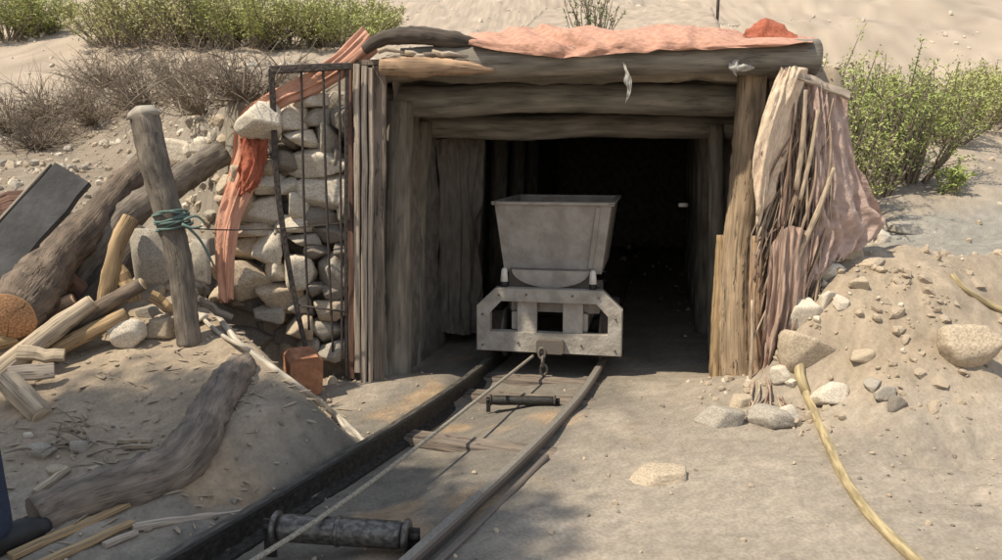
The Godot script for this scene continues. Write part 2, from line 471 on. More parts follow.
# ---------------------------------------------------------------- rocks
func icosphere(level: int) -> Array:
	var t := (1.0 + sqrt(5.0)) / 2.0
	var v := [Vector3(-1, t, 0), Vector3(1, t, 0), Vector3(-1, -t, 0), Vector3(1, -t, 0), Vector3(0, -1, t), Vector3(0, 1, t), Vector3(0, -1, -t), Vector3(0, 1, -t), Vector3(t, 0, -1), Vector3(t, 0, 1), Vector3(-t, 0, -1), Vector3(-t, 0, 1)]
	for i in v.size(): v[i] = v[i].normalized()
	var f := [[0, 11, 5], [0, 5, 1], [0, 1, 7], [0, 7, 10], [0, 10, 11], [1, 5, 9], [5, 11, 4], [11, 10, 2], [10, 7, 6], [7, 1, 8], [3, 9, 4], [3, 4, 2], [3, 2, 6], [3, 6, 8], [3, 8, 9], [4, 9, 5], [2, 4, 11], [6, 2, 10], [8, 6, 7], [9, 8, 1]]
	for l in level:
		var mids := {}
		var nf := []
		for q in f:
			var m := []
			for e in 3:
				var a: int = q[e]
				var b: int = q[(e + 1) % 3]
				var key := Vector2i(mini(a, b), maxi(a, b))
				if not mids.has(key):
					mids[key] = v.size()
					v.append((v[a] + v[b]).normalized())
				m.append(mids[key])
			nf.append_array([[q[0], m[0], m[2]], [q[1], m[1], m[0]], [q[2], m[2], m[1]], [m[0], m[1], m[2]]])
		f = nf
	return [v, f]
func rock_mesh(seed_: int, level: int, planes: int, soft: float) -> ArrayMesh:
	var r := RandomNumberGenerator.new()
	r.seed = seed_
	var ns := []
	for k in planes:
		var d := Vector3(r.randfn(), r.randfn(), r.randfn()).normalized()
		ns.append([d, r.randf_range(0.46, 0.78)])
	var ico := icosphere(level)
	var st := st_new(level == 1)
	var w := []
	for d in ico[0]:
		var rad: float = pow(pow(absf(d.x), 5.0) + pow(absf(d.y), 5.0) + pow(absf(d.z), 5.0), -0.2) if level == 3 else 1.0
		for q in ns:
			var c: float = q[0].dot(d)
			if c > 0.05: rad = minf(rad, lerpf(q[1] * (1.22 if level == 3 else 1.0) / c, 1.0, soft))
		rad *= 1.0 + 0.06 * n_mid.get_noise_3d(d.x * 1.3 + seed_, d.y * 1.3, d.z * 1.3) + 0.03 * n_fine.get_noise_3d(d.x + seed_, d.y, d.z)
		w.append(d * rad)
	var ext := Vector3.ZERO
	for q in w: ext = ext.max(q.abs())
	for i in w.size(): w[i] = w[i] / ext
	for q in ico[1]:
		for k in [0, 2, 1]: st.add_vertex(w[q[k]])
	st.index()
	st.generate_normals()
	return st.commit()
func rock_at(mesh: Mesh, called: String, m: Material, at: Vector3, size: Vector3, parent: Node3D = null, spin := -1.0) -> MeshInstance3D:
	var o := put(mesh, called, m, parent)
	var yaw := rng.randf() * TAU if spin < 0.0 else spin
	var b := Basis(Vector3.UP, yaw)
	# the stone is turned first, then stretched, so that its outline has the size given
	b = Basis.from_scale(size * 0.5) * b * Basis(Vector3.RIGHT, rng.randf_range(-0.5, 0.5))
	o.transform = Transform3D(b, at - (parent.position if parent else Vector3.ZERO))
	return o

# ---------------------------------------------------------------- timber
func log_thing(called: String, label: String, k: Array, radii: Array, m: Material, parent: Node3D = null, bump := 0.10, sides := 14, cut: Material = null) -> Node3D:
	var pts := smooth_path(k, 0.05)
	var st := st_new()
	sweep(st, circle(1.0, sides), pts, Vector3.UP, radii, true, bump, rng.randf() * 50.0)
	var o: Node3D
	if parent == null and label:
		if cut == null:
			o = part(st, called, m)
			tag(o, label, "log")
			return o
		o = thing(called, label, "log", k[0])
		part(st, "trunk", m, o)
	else:
		o = part(st, called, m, parent)
	if cut:
		for e in [0, 1]:
			var i: int = 0 if e == 0 else pts.size() - 1
			var t: Vector3 = (pts[0] - pts[1]).normalized() if e == 0 else (pts[-1] - pts[-2]).normalized()
			var s := st_new()
			var r: float = radii[0] if e == 0 else radii[-1]
			sweep(s, circle(1.0, sides), [pts[i] + t * 0.002, pts[i] + t * 0.008], Vector3.UP, [r * 0.94, r * 0.90], true, 0.05)
			part(s, "cut_end", cut, o)
	return o
func plank_st(a: Vector3, b: Vector3, w: float, t: float, face: Vector3, warp := 0.006, seg := 8, taper := 1.0) -> SurfaceTool:
	var st := st_new(true)
	var dir := (b - a).normalized()
	var wide := dir.cross(face).normalized()
	var out := wide.cross(dir).normalized()
	var pts := []
	var sc := []
	for i in seg + 1:
		var q := float(i) / seg
		pts.append(a.lerp(b, q) + out * rng.randf_range(-warp, warp) + wide * rng.randf_range(-warp, warp) * 1.5)
		sc.append(lerpf(1.0, taper, q) * rng.randf_range(0.95, 1.04))
	# e1 = up x t, e2 = t x e1, so a face direction as «up» puts the thickness along e2
	sweep(st, rect(w, t, minf(w, t) * 0.16), pts, out, sc)
	return st

# ---------------------------------------------------------------- cloth: rows of points, rows run down the sheet
func cloth_st(rows: Array, fold := 0.012, freq := 5.0, seed_ := 0.0, n_across := 28, n_down := 40, ragged := 0.0) -> SurfaceTool:
	var st := st_new()
	var paths := []
	for row in rows: paths.append(row)
	var grid := []
	for j in n_down + 1:
		var q := float(j) / n_down * (rows.size() - 1)
		var k := mini(int(q), rows.size() - 2)
		var t := q - k
		var g := []
		for i in n_across + 1:
			var s := float(i) / n_across
			var a := along(rows[k], s)
			var b := along(rows[k + 1], s)
			var p0 := along(rows[maxi(k - 1, 0)], s)
			var p3 := along(rows[mini(k + 2, rows.size() - 1)], s)
			g.append(a.cubic_interpolate(b, p0, p3, t))
		grid.append(g)
	var bent := []
	for j in n_down + 1:
		var g := []
		for i in n_across + 1:
			var dx: Vector3 = grid[j][mini(i + 1, n_across)] - grid[j][maxi(i - 1, 0)]
			var dy: Vector3 = grid[mini(j + 1, n_down)][i] - grid[maxi(j - 1, 0)][i]
			var n := dx.cross(dy).normalized()
			var s := float(i) / n_across
			var t := float(j) / n_down
			var f := sin((s * freq + n_big.get_noise_2d(t * 1.2 + seed_, s * 2.0) * 1.6) * TAU) * (0.6 + 0.8 * n_big.get_noise_2d(s * 3.0 + seed_, t * 2.0))
			f += n_mid.get_noise_2d(s * 3.0 + seed_, t * 1.5) * 0.9
			var p: Vector3 = grid[j][i] + n * f * fold
			if j == n_down and ragged > 0.0: p += (grid[j][i] - grid[j - 1][i]).normalized() * ragged * n_mid.get_noise_1d(s * 12.0 + seed_) * 2.0
			g.append(p)
		bent.append(g)
	for j in n_down:
		for i in n_across:
			var uv0 := Vector2(float(i) / n_across, float(j) / n_down)
			var uv1 := Vector2(float(i + 1) / n_across, float(j + 1) / n_down)
			st.set_uv(uv0); st.add_vertex(bent[j][i])
			st.set_uv(Vector2(uv1.x, uv0.y)); st.add_vertex(bent[j][i + 1])
			st.set_uv(Vector2(uv0.x, uv1.y)); st.add_vertex(bent[j + 1][i])
			st.set_uv(Vector2(uv1.x, uv0.y)); st.add_vertex(bent[j][i + 1])
			st.set_uv(uv1); st.add_vertex(bent[j + 1][i + 1])
			st.set_uv(Vector2(uv0.x, uv1.y)); st.add_vertex(bent[j + 1][i])
	return st
func along(row: Array, s: float) -> Vector3:
	var q := s * (row.size() - 1)
	var k := mini(int(q), row.size() - 2)
	return row[k].cubic_interpolate(row[k + 1], row[maxi(k - 1, 0)], row[mini(k + 2, row.size() - 1)], q - k)

# ---------------------------------------------------------------- plants
func leaf(st: SurfaceTool, at: Vector3, dir: Vector3, len_: float, wide: float, tone: float) -> void:
	var s := dir.cross(Vector3(rng.randf_range(-1, 1), rng.randf_range(-1, 1), rng.randf_range(-1, 1))).normalized() * wide * 0.5
	var c := Color(tone, tone, tone)
	var mid := at + dir * len_ * 0.45 + dir.cross(s).normalized() * len_ * 0.08
	var tip := at + dir * len_
	for q in [at, mid + s, mid - s, mid + s, tip, mid - s]:
		st.set_color(c); st.add_vertex(q)
func make_shrub(called: String, label: String, group: String, at: Vector3, wide: float, tall: float, leaves: int, m: Material, stems := 14, leaf_len := 0.07, droop := 0.2, category := "shrub") -> Node3D:
	var o := thing(called, label, category, at, group)
	var sst := st_new()
	var lst := st_new(true)
	var lines := []
	for k in stems:
		var an := rng.randf() * TAU
		var rr := sqrt(rng.randf()) * wide * 0.5
		var topp := Vector3(cos(an) * rr, tall * rng.randf_range(0.55, 1.0) * (1.0 - 0.35 * rr / (wide * 0.5)), sin(an) * rr)
		var foot := Vector3(cos(an) * rr * 0.35, -0.03, sin(an) * rr * 0.35)
		var mid := foot.lerp(topp, 0.5) + Vector3(rng.randf_range(-1, 1), rng.randf_range(-0.3, 0.3), rng.randf_range(-1, 1)) * wide * 0.06
		var path := smooth_path([foot, mid, topp], tall * 0.12)
		lines.append(path)
		sweep(sst, circle(1.0, 5), path, Vector3.RIGHT, [0.011 * tall, 0.003], false)
		for b in 2:
			var i0 := rng.randi_range(int(path.size() * 0.3), path.size() - 2)
			var p0: Vector3 = path[i0]
			var d := Vector3(rng.randfn(), absf(rng.randfn()) * 0.8 + 0.4, rng.randfn()).normalized() * tall * rng.randf_range(0.12, 0.3)
			var bp := [p0, p0 + d * 0.5, p0 + d + Vector3(0, -droop * 0.1 * tall, 0)]
			lines.append(bp)
			sweep(sst, circle(1.0, 4), bp, Vector3.RIGHT, [0.005 * tall, 0.002], false)
	for k in leaves:
		var ln: Array = lines[rng.randi() % lines.size()]
		var q := pow(rng.randf(), 0.7)
		var p := along(ln, 0.12 + 0.88 * q) + Vector3(rng.randfn(), rng.randfn(), rng.randfn()) * wide * 0.022
		var d := Vector3(rng.randfn(), rng.randfn() * 0.6 + 0.55 - droop, rng.randfn()).normalized()
		leaf(lst, p, d, leaf_len * rng.randf_range(0.45, 1.6), leaf_len * 0.36, rng.randf_range(0.7, 1.25))
	lpart(sst, "stem", M.twig, o)
	lpart(lst, "foliage", m, o)
	return o
func make_dry_bush(label: String, at: Vector3, wide: float, tall: float, n: int, m: Material, lean := Vector3.ZERO) -> void:
	var o := thing("dry_bush", label, "bush", at, "leafless scrub bushes on the bank")
	var st := st_new()
	for k in n:
		var an := rng.randf() * TAU
		var el := rng.randf_range(0.15, 1.2)
		var d := (Vector3(cos(an) * cos(el) * wide * 0.5, sin(el) * tall, sin(an) * cos(el) * wide * 0.5) + lean) * rng.randf_range(0.5, 1.0)
		var foot := Vector3(cos(an), 0, sin(an)) * wide * 0.05 + Vector3(0, -0.03, 0)
		var mid := foot + d * 0.5 + Vector3(rng.randfn(), rng.randfn(), rng.randfn()) * wide * 0.05
		var path := smooth_path([foot, mid, foot + d], tall * 0.2)
		sweep(st, circle(1.0, 4), path, Vector3.RIGHT, [0.006, 0.0015], false)
		for b in 5:
			var p0: Vector3 = path[rng.randi_range(1, path.size() - 1)]
			var e := (d.normalized() * 0.6 + Vector3(rng.randfn(), rng.randfn(), rng.randfn()) * 0.6).normalized() * wide * rng.randf_range(0.08, 0.25)
			sweep(st, circle(1.0, 3), [p0, p0 + e * 0.5 + Vector3(0, 0.01, 0), p0 + e], Vector3.RIGHT, [0.003, 0.001], false)
	lpart(st, "branch", m, o)

# ---------------------------------------------------------------- bodies by distance field
func capsule(p: Vector3, b: Array) -> float:
	var pa: Vector3 = p - b[0]
	var ba: Vector3 = b[1] - b[0]
	var h := clampf(pa.dot(ba) / maxf(ba.dot(ba), 1e-6), 0.0, 1.0)
	return (pa - ba * h).length() - lerpf(b[2], b[3], h)
func field_mesh(st: SurfaceTool, bones: Array, cell: float, blend: float) -> void:
	var lo := Vector3.INF
	var hi := -Vector3.INF
	for b in bones:
		var r: float = maxf(b[2], b[3]) + blend + cell * 2.0
		lo = lo.min(b[0] - Vector3.ONE * r).min(b[1] - Vector3.ONE * r)
		hi = hi.max(b[0] + Vector3.ONE * r).max(b[1] + Vector3.ONE * r)
	var nx := int((hi.x - lo.x) / cell) + 2
	var ny := int((hi.y - lo.y) / cell) + 2
	var nz := int((hi.z - lo.z) / cell) + 2
	var f := PackedFloat32Array()
	f.resize(nx * ny * nz)
	f.fill(1.0)
	for b in bones:
		var r: float = maxf(b[2], b[3]) + blend + cell * 2.0
		var a0: Vector3 = ((b[0].min(b[1]) - Vector3.ONE * r - lo) / cell).floor().max(Vector3.ZERO)
		var a1: Vector3 = ((b[0].max(b[1]) + Vector3.ONE * r - lo) / cell).ceil().min(Vector3(nx - 1, ny - 1, nz - 1))
		for z in range(int(a0.z), int(a1.z) + 1):
			for y in range(int(a0.y), int(a1.y) + 1):
				for x in range(int(a0.x), int(a1.x) + 1):
					var i := (z * ny + y) * nx + x
					var d := capsule(lo + Vector3(x, y, z) * cell, b)
					var o := f[i]
					if o > 0.99: f[i] = minf(d, 0.98)
					else:
						var h := maxf(blend - absf(o - d), 0.0) / blend
						f[i] = minf(o, d) - h * h * blend * 0.25
	var id := {}
	var vs := []
	for z in nz - 1:
		for y in ny - 1:
			for x in nx - 1:
				var sum := Vector3.ZERO
				var cnt := 0
				var base := (z * ny + y) * nx + x
				var neg := 0
				for k in 8:
					if f[base + (k & 1) + ((k >> 1) & 1) * nx + (k >> 2) * nx * ny] < 0.0: neg += 1
				if neg == 0 or neg == 8: continue
				for e in [[0, 1], [2, 3], [4, 5], [6, 7], [0, 2], [1, 3], [4, 6], [5, 7], [0, 4], [1, 5], [2, 6], [3, 7]]:
					var va := f[base + (e[0] & 1) + ((e[0] >> 1) & 1) * nx + (e[0] >> 2) * nx * ny]
					var vb := f[base + (e[1] & 1) + ((e[1] >> 1) & 1) * nx + (e[1] >> 2) * nx * ny]
					if (va < 0.0) != (vb < 0.0):
						var t := va / (va - vb)
						var pa := Vector3(e[0] & 1, (e[0] >> 1) & 1, e[0] >> 2)
						var pb := Vector3(e[1] & 1, (e[1] >> 1) & 1, e[1] >> 2)
						sum += pa.lerp(pb, t)
						cnt += 1
				id[base] = vs.size()
				vs.append(lo + (Vector3(x, y, z) + sum / cnt) * cell)
	var sx := 1
	var sy := nx
	var sz := nx * ny
	for z in range(1, nz - 1):
		for y in range(1, ny - 1):
			for x in range(1, nx - 1):
				var i := (z * ny + y) * nx + x
				var a := f[i] < 0.0
				for q in [[sx, sy, sz], [sy, sz, sx], [sz, sx, sy]]:
					var bb: bool = f[i + q[0]] < 0.0
					if a == bb: continue
					var k := [i, i - q[1], i - q[1] - q[2], i - q[2]]
					if not (id.has(k[0]) and id.has(k[1]) and id.has(k[2]) and id.has(k[3])): continue
					var w := [vs[id[k[0]]], vs[id[k[1]]], vs[id[k[2]]], vs[id[k[3]]]]
					if a: w = [w[3], w[2], w[1], w[0]]
					for m in [0, 1, 2, 0, 2, 3]: st.add_vertex(w[m])

# ================================================================ the scene
func _ready() -> void:
	rng.seed = 20240
	n_big.seed = 1; n_big.frequency = 0.55; n_big.fractal_octaves = 3
	n_mid.seed = 2; n_mid.frequency = 2.2; n_mid.fractal_octaves = 4
	n_fine.seed = 3; n_fine.frequency = 9.0; n_fine.fractal_octaves = 3
	# camera, sky, sun, exposure
	var cam := Camera3D.new()
	cam.name = "camera"
	add_child(cam)
	cam.position = Vector3(0, EYE, 0)
	cam.rotation_degrees = Vector3(-PITCH, 0, 0)
	cam.fov = rad_to_deg(2.0 * atan(280.0 / FOC))
	cam.near = 0.05
	cam.far = 400.0
	cam.current = true
	var env := Environment.new()
	var sky := Sky.new()
	var sm := ProceduralSkyMaterial.new()
	sm.sky_top_color = Color(0.68, 0.73, 0.80)
	sm.sky_horizon_color = Color(0.90, 0.885, 0.86)
	sm.sky_curve = 0.18
	sm.ground_bottom_color = Color(0.45, 0.40, 0.33)
	sm.ground_horizon_color = Color(0.70, 0.66, 0.60)
	sm.energy_multiplier = 1.0
	sky.sky_material = sm
	env.background_mode = Environment.BG_SKY
	env.sky = sky
	env.background_energy_multiplier = 1.0
	env.tonemap_mode = Environment.TONE_MAPPER_LINEAR
	env.tonemap_exposure = 1.33
	env.sdfgi_enabled = true
	env.ssao_enabled = true
	env.ssil_enabled = true
	var we := WorldEnvironment.new()
	we.name = "world_environment"
	we.environment = env
	add_child(we)
	var sun := DirectionalLight3D.new()
	sun.name = "sun"
	sun.light_energy = 1.35
	sun.light_color = Color(1.0, 0.95, 0.86)
	sun.light_angular_distance = 1.0
	sun.shadow_enabled = true
	add_child(sun)
	sun.look_at_from_position(Vector3.ZERO, Vector3(0.62, -1.10, -0.34))
	make_dents()
	make_materials()
	for k in 12: rocks.append(rock_mesh(100 + k * 7, 3, 7 + k % 4, 0.03))
	for k in 6: rocks.append(rock_mesh(300 + k * 7, 1, 9, 0.0))
	build_ground()
	build_track()
	build_tunnel()
	build_portal()
	build_stone_wall()
	build_right_side()
	build_cart()
	build_wood_pile()
	build_front()
	build_plants()
	build_loose_stones()
	build_person()

func axis_lines(lo: float, hi: float, a: float, b: float, fine: float, grow: float) -> PackedFloat32Array:
	var out := []
	var q := a
	while q <= b: out.append(q); q += fine
	var s := fine
	q = b
	while q < hi: s *= grow; q += s; out.append(q)
	s = fine
	q = a
	while q > lo: s *= grow; q -= s; out.push_front(q)
	return PackedFloat32Array(out)

func build_ground() -> void:
	var xs := axis_lines(-45.0, 45.0, -3.2, 4.0, 0.035, 1.06)
	var ds := axis_lines(-25.0, 70.0, 2.2, 6.4, 0.032, 1.045)
	var st := st_new()
	for j in ds.size():
		for i in xs.size():
			st.set_color(soil(xs[i], ds[j]))
			st.add_vertex(Vector3(xs[i], height(xs[i], ds[j]), -ds[j]))
	var w := xs.size()
	for j in ds.size() - 1:
		for i in w - 1:
			var a := j * w + i
			for k in [a + w, a + w + 1, a, a, a + w + 1, a + 1]: st.add_index(k)
	st.generate_normals()
	var o := put(st.commit(), "ground", M.ground)
	tag(o, "sandy dirt slope with banks either side of the sunken track", "ground", "", "structure")
	# the earth that lies over the tunnel
	var cs := st_new()
	var nx := 44
	var nd := 150
	for lay in 2:
		for j in nd + 1:
			for i in nx + 1:
				var d := 4.90 + pow(float(j) / nd, 1.3) * 8.4
				var x := tunnel_x(d) + (float(i) / nx - 0.5) * 2.62
				cs.set_color(soil(x, d))
				var y := crown(x, d) + 0.01 + n_big.get_noise_2d(x, d) * 0.025
				if j == 0: y = 1.97
				cs.add_vertex(Vector3(x, y if lay == 0 else 1.90 + n_mid.get_noise_2d(x, d) * 0.04, -d))
	var c2 := nx + 1
	var lay_n := c2 * (nd + 1)
	for j in nd:
		for i in nx:
			var a := j * c2 + i
			for k in [a + c2, a + c2 + 1, a, a, a + c2 + 1, a + 1]: cs.add_index(k)
			for k in [a, a + c2 + 1, a + c2, a + 1, a + c2 + 1, a]: cs.add_index(k + lay_n)
	for i in nx:
		for k in [i, i + 1, i + lay_n, i + 1, i + 1 + lay_n, i + lay_n]: cs.add_index(k)
	for j in nd:
		for e in [0, nx]:
			var a: int = j * c2 + e
			for k in [a, a + c2, a + lay_n, a + c2, a + c2 + lay_n, a + lay_n]: cs.add_index(k)
	cs.generate_normals()
	tag(put(cs.commit(), "hillside", M.ground), "dusty earth heaped over the tunnel roof", "hillside", "", "structure")

func track_offset(d: float, off: float, y: float) -> Vector3:
	var x0 := rail_x(d)
	var t := Vector2(rail_x(d + 0.05) - rail_x(d - 0.05), 0.1).normalized()
	return Vector3(x0 + off * t.y, y, -(d - off * t.x))
func build_track() -> void:
	var prof := [Vector2(0.045, -0.06), Vector2(0.045, -0.05), Vector2(0.010, -0.035), Vector2(0.008, 0.02), Vector2(0.024, 0.028), Vector2(0.026, 0.05), Vector2(0.018, 0.058), Vector2(-0.018, 0.058), Vector2(-0.026, 0.05), Vector2(-0.024, 0.028), Vector2(-0.008, 0.02), Vector2(-0.010, -0.035), Vector2(-0.045, -0.05), Vector2(-0.045, -0.06)]
	for s in 2:
		var pts := []
		var tops := []
		var d := 0.6
		while d < 12.6:
			var wob := n_big.get_noise_1d(d * 1.5 + s * 30.0) * 0.003
			var q := track_offset(d, -GAUGE * s + wob, 0.012 + 0.018 * s)
			pts.append(q)
			tops.append(q + Vector3(0, 0.058, 0))
			d += 0.09
		var o := thing("rail", ["rusty steel rail on the right, running under the cart", "black steel rail on the left, at the foot of the mound"][s], "rail", pts[0], "mine track rails")
		var st := st_new(true)
		var pr := prof
		if s == 1:
			pr = []
			for q in prof: pr.append(Vector2(q.x, q.y if q.y > 0.0 else q.y * 1.35))
		sweep(st, pr, pts, Vector3.UP)
		part(st, "rail_body", M.rail if s == 0 else M.dark_steel, o)
		var hs := st_new(true)
		sweep(hs, rect(0.034, 0.004, 0.001), tops, Vector3.UP)
		part(hs, "running_surface", M.rail_top if s == 0 else M.rail_dull, o)
	# guard bar beside the right rail, near the camera
	var gp := []
	for k in 22: gp.append(track_offset(0.6 + k * 0.145, 0.075, 0.022 - 0.0008 * k))
	var gs := st_new(true)
	sweep(gs, rect(0.03, 0.05, 0.006), gp, Vector3.UP)
	tag(part(gs, "guard_bar", M.rail), "flat steel bar lying along the outer side of the right rail", "steel bar")
	# sleepers, nearly buried
	var lab := ["half buried sleeper under the small rope roller", "half buried sleeper just in front of the cart", "sleeper under the middle of the cart", "buried sleeper between the two rope rollers"]
	var sd := [4.52, 4.92, 5.7, 3.75]
	for k in 4:
		var a := track_offset(sd[k], 0.10, -0.035 if k == 3 else -0.028)
		var b := track_offset(sd[k], -GAUGE - 0.08, -0.045)
		tag(part(plank_st(a, b, 0.13, 0.08, Vector3.UP, 0.004, 6), "sleeper", M.plank_grey), lab[k], "sleeper", "sleepers of the mine track")
	# haulage rope
	var rp := [Vector3(-2.1, 0.30, 0.4), G(170, 610, 0.14), G(254, 560, 0.128), G(326, 514, 0.126), G(408, 454, 0.135), P(533, 356, 5.02)]
	rp[0] = rp[1] + (rp[1] - rp[2]) * 3.0 + Vector3(0, 0.2, 0)
	var rs := st_new()
	sweep(rs, circle(0.010, 7), smooth_path(rp, 0.06), Vector3.UP)
	tag(part(rs, "haulage_rope", M.rope), "taut pale haulage rope running from the cart over the rollers", "rope")
	roller("large worn steel rope roller between the rails in the foreground", G(274, 527, 0.062), G(409, 536, 0.062), 0.052, M.roller)
	roller("small dark rope roller between the rails just before the cart", G(490, 400, 0.03), G(556, 401, 0.03), 0.028, M.dark_steel)

func roller(label: String, a: Vector3, b: Vector3, r: float, m: Material) -> void:
	var o := thing("rope_roller", label, "roller", (a + b) * 0.5 - Vector3(0, r, 0), "rope rollers in the track")
	var t := (b - a).normalized()
	var st := st_new()
	sweep(st, circle(1.0, 22), [a + t * r * 0.5, a + t * r * 0.9, a.lerp(b, 0.4), a.lerp(b, 0.41), a.lerp(b, 0.6), b - t * r * 0.9, b - t * r * 0.5], Vector3.UP, [r * 0.9, r, r, r * 0.985, r, r, r * 0.9])
	part(st, "drum", m, o)
	for e in 2:
		var c := a if e == 0 else b
		var s := 1.0 if e == 0 else -1.0
		var fs := st_new()
		sweep(fs, circle(1.0, 22), [c, c + t * s * r * 0.08, c + t * s * r * 0.3, c + t * s * r * 0.38], Vector3.UP, [r * 1.1, r * 1.2, r * 1.2, r * 1.05])
		part(fs, "flange", m, o)
		var xs := st_new()
		sweep(xs, circle(r * 0.35, 12), [c - t * s * r * 0.7, c - t * s * r * 0.02], Vector3.UP)
		part(xs, "axle", M.dark_steel, o)
		var bs := st_new(true)
		var bc := c - t * s * r * 0.35
		sweep(bs, rect(r * 0.3, r * 0.9, 0.004), [bc - Vector3(0, r * 2.6, 0), bc + Vector3(0, r * 0.6, 0)], t)
		part(bs, "bracket", M.dark_steel, o)
	var cs := st_new()
	var mid := a.lerp(b, 0.47)
	sweep(cs, circle(1.0, 22), [mid, mid + t * r * 0.06, mid + t * r * 0.24, mid + t * r * 0.3], Vector3.UP, [r * 1.02, r * 1.09, r * 1.09, r * 1.02])
	part(cs, "collar", m, o)

# ---------------------------------------------------------------- inside the hill
func build_tunnel() -> void:
	# rough rock walls and end face, with thickness, just inside the timber sets
	for s in [-1, 1]:
		var st := st_new()
		var rows := []
		for j in 60:
			var d := 4.98 + j * 0.139
			var row := []
			for i in 14:
				var y := -0.15 + i * 0.165
				var x: float = tunnel_x(d) + s * (1.10 + 0.06 * n_mid.get_noise_2d(d * 0.7, y * 0.7 + s * 9.0))
				row.append(Vector3(x, y, -d))
			rows.append(row)
		for j in rows.size() - 1:
			for i in 13:
				var a: Vector3 = rows[j][i]
				var b: Vector3 = rows[j][i + 1]
				var c: Vector3 = rows[j + 1][i + 1]
				var e: Vector3 = rows[j + 1][i]
				var w := Vector3(s * 0.12, 0, 0)
				if s < 0:
					quad(st, a, b, c, e); quad(st, a + w, e + w, c + w, b + w)
				else:
					quad(st, a, e, c, b); quad(st, a + w, b + w, c + w, e + w)
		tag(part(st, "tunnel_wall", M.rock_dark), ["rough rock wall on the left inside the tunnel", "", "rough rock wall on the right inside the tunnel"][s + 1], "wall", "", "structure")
	var es := st_new()
	quad(es, Vector3(0.6, -0.2, -12.9), Vector3(0.6, 2.1, -12.9), Vector3(3.4, 2.1, -12.9), Vector3(3.4, -0.2, -12.9))
	quad(es, Vector3(0.6, -0.2, -13.1), Vector3(3.4, -0.2, -13.1), Vector3(3.4, 2.1, -13.1), Vector3(0.6, 2.1, -13.1))
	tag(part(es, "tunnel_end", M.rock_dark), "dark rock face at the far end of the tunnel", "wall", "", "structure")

func timber_set(label: String, d: float, beam_y: float, r: float, xl: float, xr: float, m: Material, lp: Array, rp: Array, pm: Material) -> Node3D:
	var o := thing("timber_set", label, "timber frame", Vector3((xl + xr) * 0.5, 0, -d), "timber sets of the tunnel")
	var st := st_new()
	var k := []
	for i in 7:
		var q := i / 6.0
		k.append(Vector3(lerpf(xl, xr, q), beam_y + n_big.get_noise_2d(q * 3.0, d * 3.0) * 0.03, -d - 0.02 * q))
	sweep(st, circle(1.0, 16), smooth_path(k, 0.06), Vector3.UP, [r, r * 1.04, r * 0.97, r * 1.02, r], true, 0.05, d)
	part(st, "cap_beam", m, o)
	for e in [lp, rp]:
		var ps := st_new()
		sweep(ps, circle(1.0, 14), smooth_path(e[0], 0.06), Vector3.RIGHT, e[1], true, 0.06, d + e[0][0].x)
		part(ps, "post", e[2] if e.size() > 2 else pm, o)
	return o

